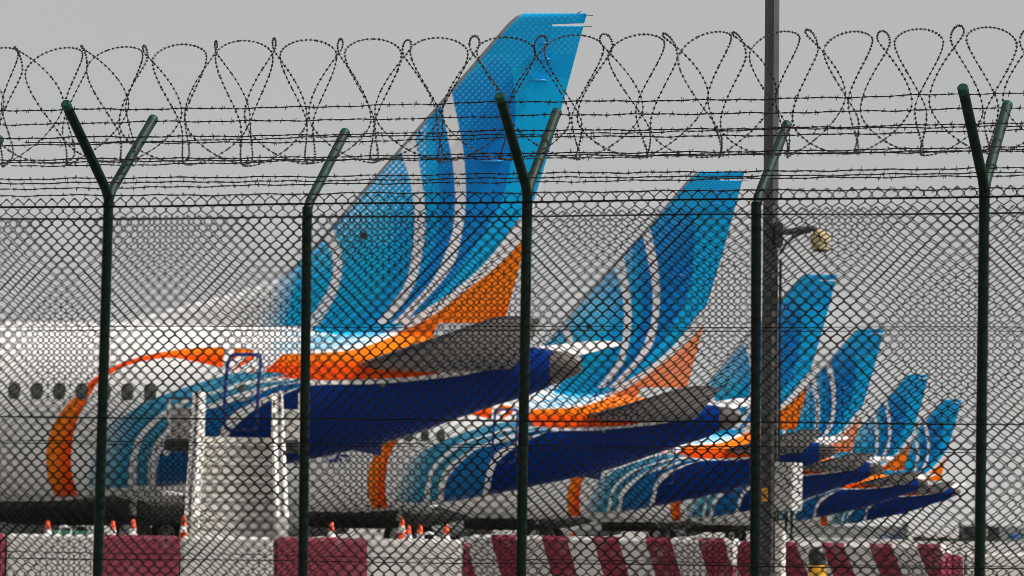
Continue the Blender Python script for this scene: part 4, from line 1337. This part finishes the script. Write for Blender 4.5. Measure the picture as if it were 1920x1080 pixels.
fpost = [add_post(far, ff, -900, 404, R(22), False, 0), add_post(far, ff, -82, 397, R(22), False, 0), add_post(far, ff, 576, 388, R(21.4), False, 4), add_post(far, ff, 1418, 379, R(20.8), False, 8), add_post(far, ff, 2300, 368, R(20), False, 0)]

def strand(posts_, key, f, sag, seed, parent, off=0.034):
    pts = []
    A_ = []
    for p in posts_:
        J, T = p[key]; A_.append(J + (T - J) * f + A_UP * off * 0.7 + (FN * off * (0.6 if key == 'front' else -0.6)))
    t_lo, t_hi = near.t_at(-40)[0] - 0.8, near.t_at(1960)[0] + 0.8
    for a, b in zip(A_[:-1], A_[1:]):
        for k in np.linspace(0, 1, 12, endpoint=False):
            q = a + (b - a) * k; q = q - A_UP * sag * 4 * k * (1 - k)
            if t_lo < (q - near.P0) @ FD < t_hi + 0.2: pts.append(q)
    barbed(pts, 'barbed_wire', parent, seed)
for k, (f, sg) in enumerate(((0.90, 0.012), (0.60, 0.010), (0.36, 0.008), (0.10, 0.006))): strand(npost, 'front', f, sg, 11 + k, nf)
for k, (f, sg) in enumerate(((0.92, 0.010), (0.64, 0.012), (0.40, 0.008), (0.18, 0.006))): strand(npost, 'back', f, sg, 31 + k, nf)
for k, (f, sg) in enumerate(((0.90, 0.010), (0.58, 0.010), (0.26, 0.006))): strand(fpost, 'back', f, sg, 51 + k, ff)
a = near.t_at(-30, 369); b = near.t_at(1950, 354)
barbed([near.pt(a[0] + (b[0] - a[0]) * k, a[1] + (b[1] - a[1]) * k + 0.003 * math.sin(k * 20), 0.04) for k in np.linspace(0, 1, 40)], 'barbed_wire', nf, 77)

# razor coil lying in the Y arms
PITCH_C = 0.231
t_a, t_b = -4.27 - 4 * PITCH_C, near.t_at(2180)[0]
turns = (t_b - t_a) / PITCH_C
nC = int(turns * 150)
th = np.linspace(0, turns * 2 * math.pi, nC)
n_t = int(turns) + 4
ax0 = t_a + PITCH_C * th / (2 * math.pi)
drift = np.interp(ax0, [near.t_at(q)[0] for q in (0, 260, 500, 980, 1160, 1290, 1450, 1600, 1800)], [4.35, 4.85, 5.28, 5.40, 5.0, 4.45, 4.6, 5.05, 5.5]) + np.interp(th / (2 * math.pi), np.arange(n_t), np.random.default_rng(9).normal(0, 0.10, n_t))
sn = np.sin(2.5 * th + drift)
tri = 0.5 * np.arcsin(np.clip(0.97 * sn, -1, 1)) / (math.pi / 2) + 0.5 * sn
r_w = np.random.default_rng(5)
turn_i = th / (2 * math.pi)
jit = np.interp(turn_i, np.arange(int(turns) + 3), r_w.normal(0, 0.016, int(turns) + 3))
rad_j = 0.385 + np.interp(turn_i, np.arange(int(turns) + 3), r_w.normal(0, 0.012, int(turns) + 3))
axial = t_a + PITCH_C * turn_i + (0.118 + 0.012 * np.sin(th / 19.0)) * tri + jit
zc_c = np.interp(axial, [near.t_at(0)[0], near.t_at(960)[0], near.t_at(1900)[0]], [near.t_at(0, 200)[1], near.t_at(960, 184)[1], near.t_at(1900, 168)[1]])
C = near.P0[None, :] + FD[None, :] * axial[:, None] + FN[None, :] * (-rad_j * np.cos(th))[:, None] + A_UP[None, :] * (zc_c + rad_j * np.sin(th))[:, None]
mb = MB()
mb.tube(C, 0.0021, 5, ref=FN, cap=False)
seg = np.linalg.norm(np.diff(C, axis=0), axis=1); s = np.concatenate([[0], np.cumsum(seg)])
pos = 0.02
while pos < s[-1] - 0.03:
    i = int(np.searchsorted(s, pos)); i = min(max(i, 1), nC - 1)
    t_ = C[i] - C[i - 1]; t_ /= np.linalg.norm(t_)
    c = C[i]
    u = np.cross(t_, FN + 0.3 * A_UP); u /= np.linalg.norm(u); w_ = np.cross(t_, u)
    a = random.uniform(-0.6, 0.6) + 0.8 * math.sin(pos * 3)
    bdir = u * math.cos(a) + w_ * math.sin(a)
    n2 = np.cross(t_, bdir)
    # one pressed barb: two crossed blades clamped on the wire
    for e1, e2, hh_ in ((bdir, n2, 0.0095), (n2, bdir, 0.0075)):
        l = 0.0065
        out = [c - t_ * l + e1 * hh_, c - t_ * 0.002 + e1 * hh_ * 0.55, c + t_ * l + e1 * hh_, c + t_ * l * 0.8 - e1 * hh_, c + t_ * 0.002 - e1 * hh_ * 0.55, c - t_ * l * 0.9 - e1 * hh_]
        V_ = [p + e2 * 0.0014 for p in out] + [p - e2 * 0.0014 for p in out]
        Fc = [(0, 1, 4, 5), (1, 2, 3, 4), (11, 10, 7, 6), (10, 9, 8, 7)] + [(6 + k, 6 + (k + 1) % 6, (k + 1) % 6, k) for k in range(6)]
        mb.add(V_, Fc)
    pos += 0.0345
coil = mb.build('razor_wire_coil', M['razor'], None)
tag(coil, 'coil of barbed razor wire lying along the Y-shaped fence arms', 'razor wire')

# ------------------------------------------------------------------ far background
def at_ground(px, dep): 
    P = at(px, 1000, dep); return P[0], P[1]
def hangar(px0, px1, py_top, dep, depth, mat, lab, name='hangar'):
    x0, y0 = at_ground(px0, dep); x1, _ = at_ground(px1, dep)
    H = at((px0 + px1) / 2, py_top, dep)[2]
    o = thing(name, lab, 'building', ((x0 + x1) / 2, y0, 0))
    W = x1 - x0
    mb = MB(); mb.hexa([(-W / 2, 0, 0), (W / 2, 0, 0), (W / 2, depth, 0), (-W / 2, depth, 0)], [(-W / 2, 0, H), (W / 2, 0, H), (W / 2, depth, H), (-W / 2, depth, H)])
    mb.build('wall', mat, o)
    mb = MB(); mb.box((0, depth / 2, H + 0.15), (W + 0.6, depth + 0.6, 0.3)); mb.build('roof', M['wing_grey'], o)
    return o, W, H
hg, W, H = hangar(1480, 1697, 989, 900, 30, M['hangar'], 'pale distant hangar with blue lettering below the farthest jets')
s9 = 900 / F
for cx in (1656, 1674, 1685):
    x = at(cx, 1004, 900)[0] - hg.location[0]; z = at(cx, 1006, 900)[2]
    mb = MB(); n_ = 20; ro, ri = 5.6 * s9, 3.2 * s9
    V_ = []; Fc = []
    for k in range(n_):
        a = 2 * math.pi * k / n_
        for rr, yy in ((ro, -0.12), (ri, -0.12), (ri, -0.02), (ro, -0.02)): V_.append((x + rr * math.cos(a), yy, z + rr * math.sin(a)))
    for k in range(n_):
        a, b = k * 4, ((k + 1) % n_) * 4
        for q in range(4): Fc.append((a + q, a + (q + 1) % 4, b + (q + 1) % 4, b + q))
    mb.add(V_, Fc); mb.build('sign_letter', M['blue_sign'], hg)
mb = MB(); x = at(1700, 1000, 895)[0] - hg.location[0]; Hd = at(1700, 978, 895)[2]
mb.box((x, -2, Hd / 2), (9 * s9, 4, Hd)); mb.build('door_jamb', M['stair_grey'], hg)
mb = MB(); x = at(1709, 1000, 890)[0] - hg.location[0]; Hd = at(1709, 979, 890)[2]
mb.box((x, -6, Hd / 2), (8 * s9, 6, Hd)); mb.build('pillar', M['white'], hg)
hg2, W, H = hangar(1866, 1990, 991, 760, 25, M['hangar'], 'pale grey shed at the right edge of the picture', 'shed')
mb = MB(); mb.box((-W * 0.22, -0.2, H * 0.4), (W * 0.2, 0.3, H * 0.4)); mb.build('sign_panel', M['blue_sign'], hg2)
sh, W, H = hangar(1812, 1874, 988, 740, 12, M['hangar_dark'], 'dark shed behind the rightmost fence post', 'dark_shed')
mb = MB(); mb.box((W * 0.12, -0.15, H * 0.45), (W * 0.05, 0.2, H * 0.8)); mb.build('door_frame', M['wing_grey'], sh)
# dusty tree line: each clump a shrub of many small leaf faces
def shrub(px, py, dep, w_px, seed):
    r_ = np.random.default_rng(seed); P = at(px, py, dep); s_ = dep / F
    o = thing('bush', '', 'bush', (P[0], P[1], 0), 0, 'dusty bushes along the far edge of the apron')
    Hh = P[2]; n_ = 260
    mb = MB()
    for _ in range(n_):
        a = r_.uniform(0, 6.28); rr = math.sqrt(r_.uniform(0, 1)) * w_px * s_ / 2; z = r_.uniform(0.1, 1) * Hh * (1 - 0.35 * (rr / (w_px * s_ / 2)) ** 2) * r_.uniform(0.7, 1.05)
        c = np.array([rr * math.cos(a), rr * math.sin(a), z]); d1 = r_.normal(0, 1, 3); d1 /= np.linalg.norm(d1); d2 = np.cross(d1, r_.normal(0, 1, 3)); d2 /= np.linalg.norm(d2); sz = r_.uniform(0.12, 0.3)
        mb.add([c - d1 * sz, c + d2 * sz * 0.5, c + d1 * sz, c - d2 * sz * 0.5], [(0, 1, 2, 3)])
    mb.build('foliage', M['leaf'], o)
    mb = MB(); mb.tube([(0, 0, 0), (0.05, 0, Hh * 0.6)], [0.12, 0.04], 6); mb.build('stem', M['dark_metal'], o)
    return o
for k, (px, py, w_) in enumerate(((1724, 1005, 22), (1746, 1009, 24), (1768, 1007, 20), (1790, 1011, 22), (1806, 1008, 18))):
    b = shrub(px, py, 700, w_, 90 + k)
    b['label'] = ['dusty bush right beside the white hangar pillar', 'second dusty bush right of the white hangar pillar', 'middle bush of the distant row of five', 'dusty bush above the pink barrier end', 'dusty bush beside the dark shed'][k]
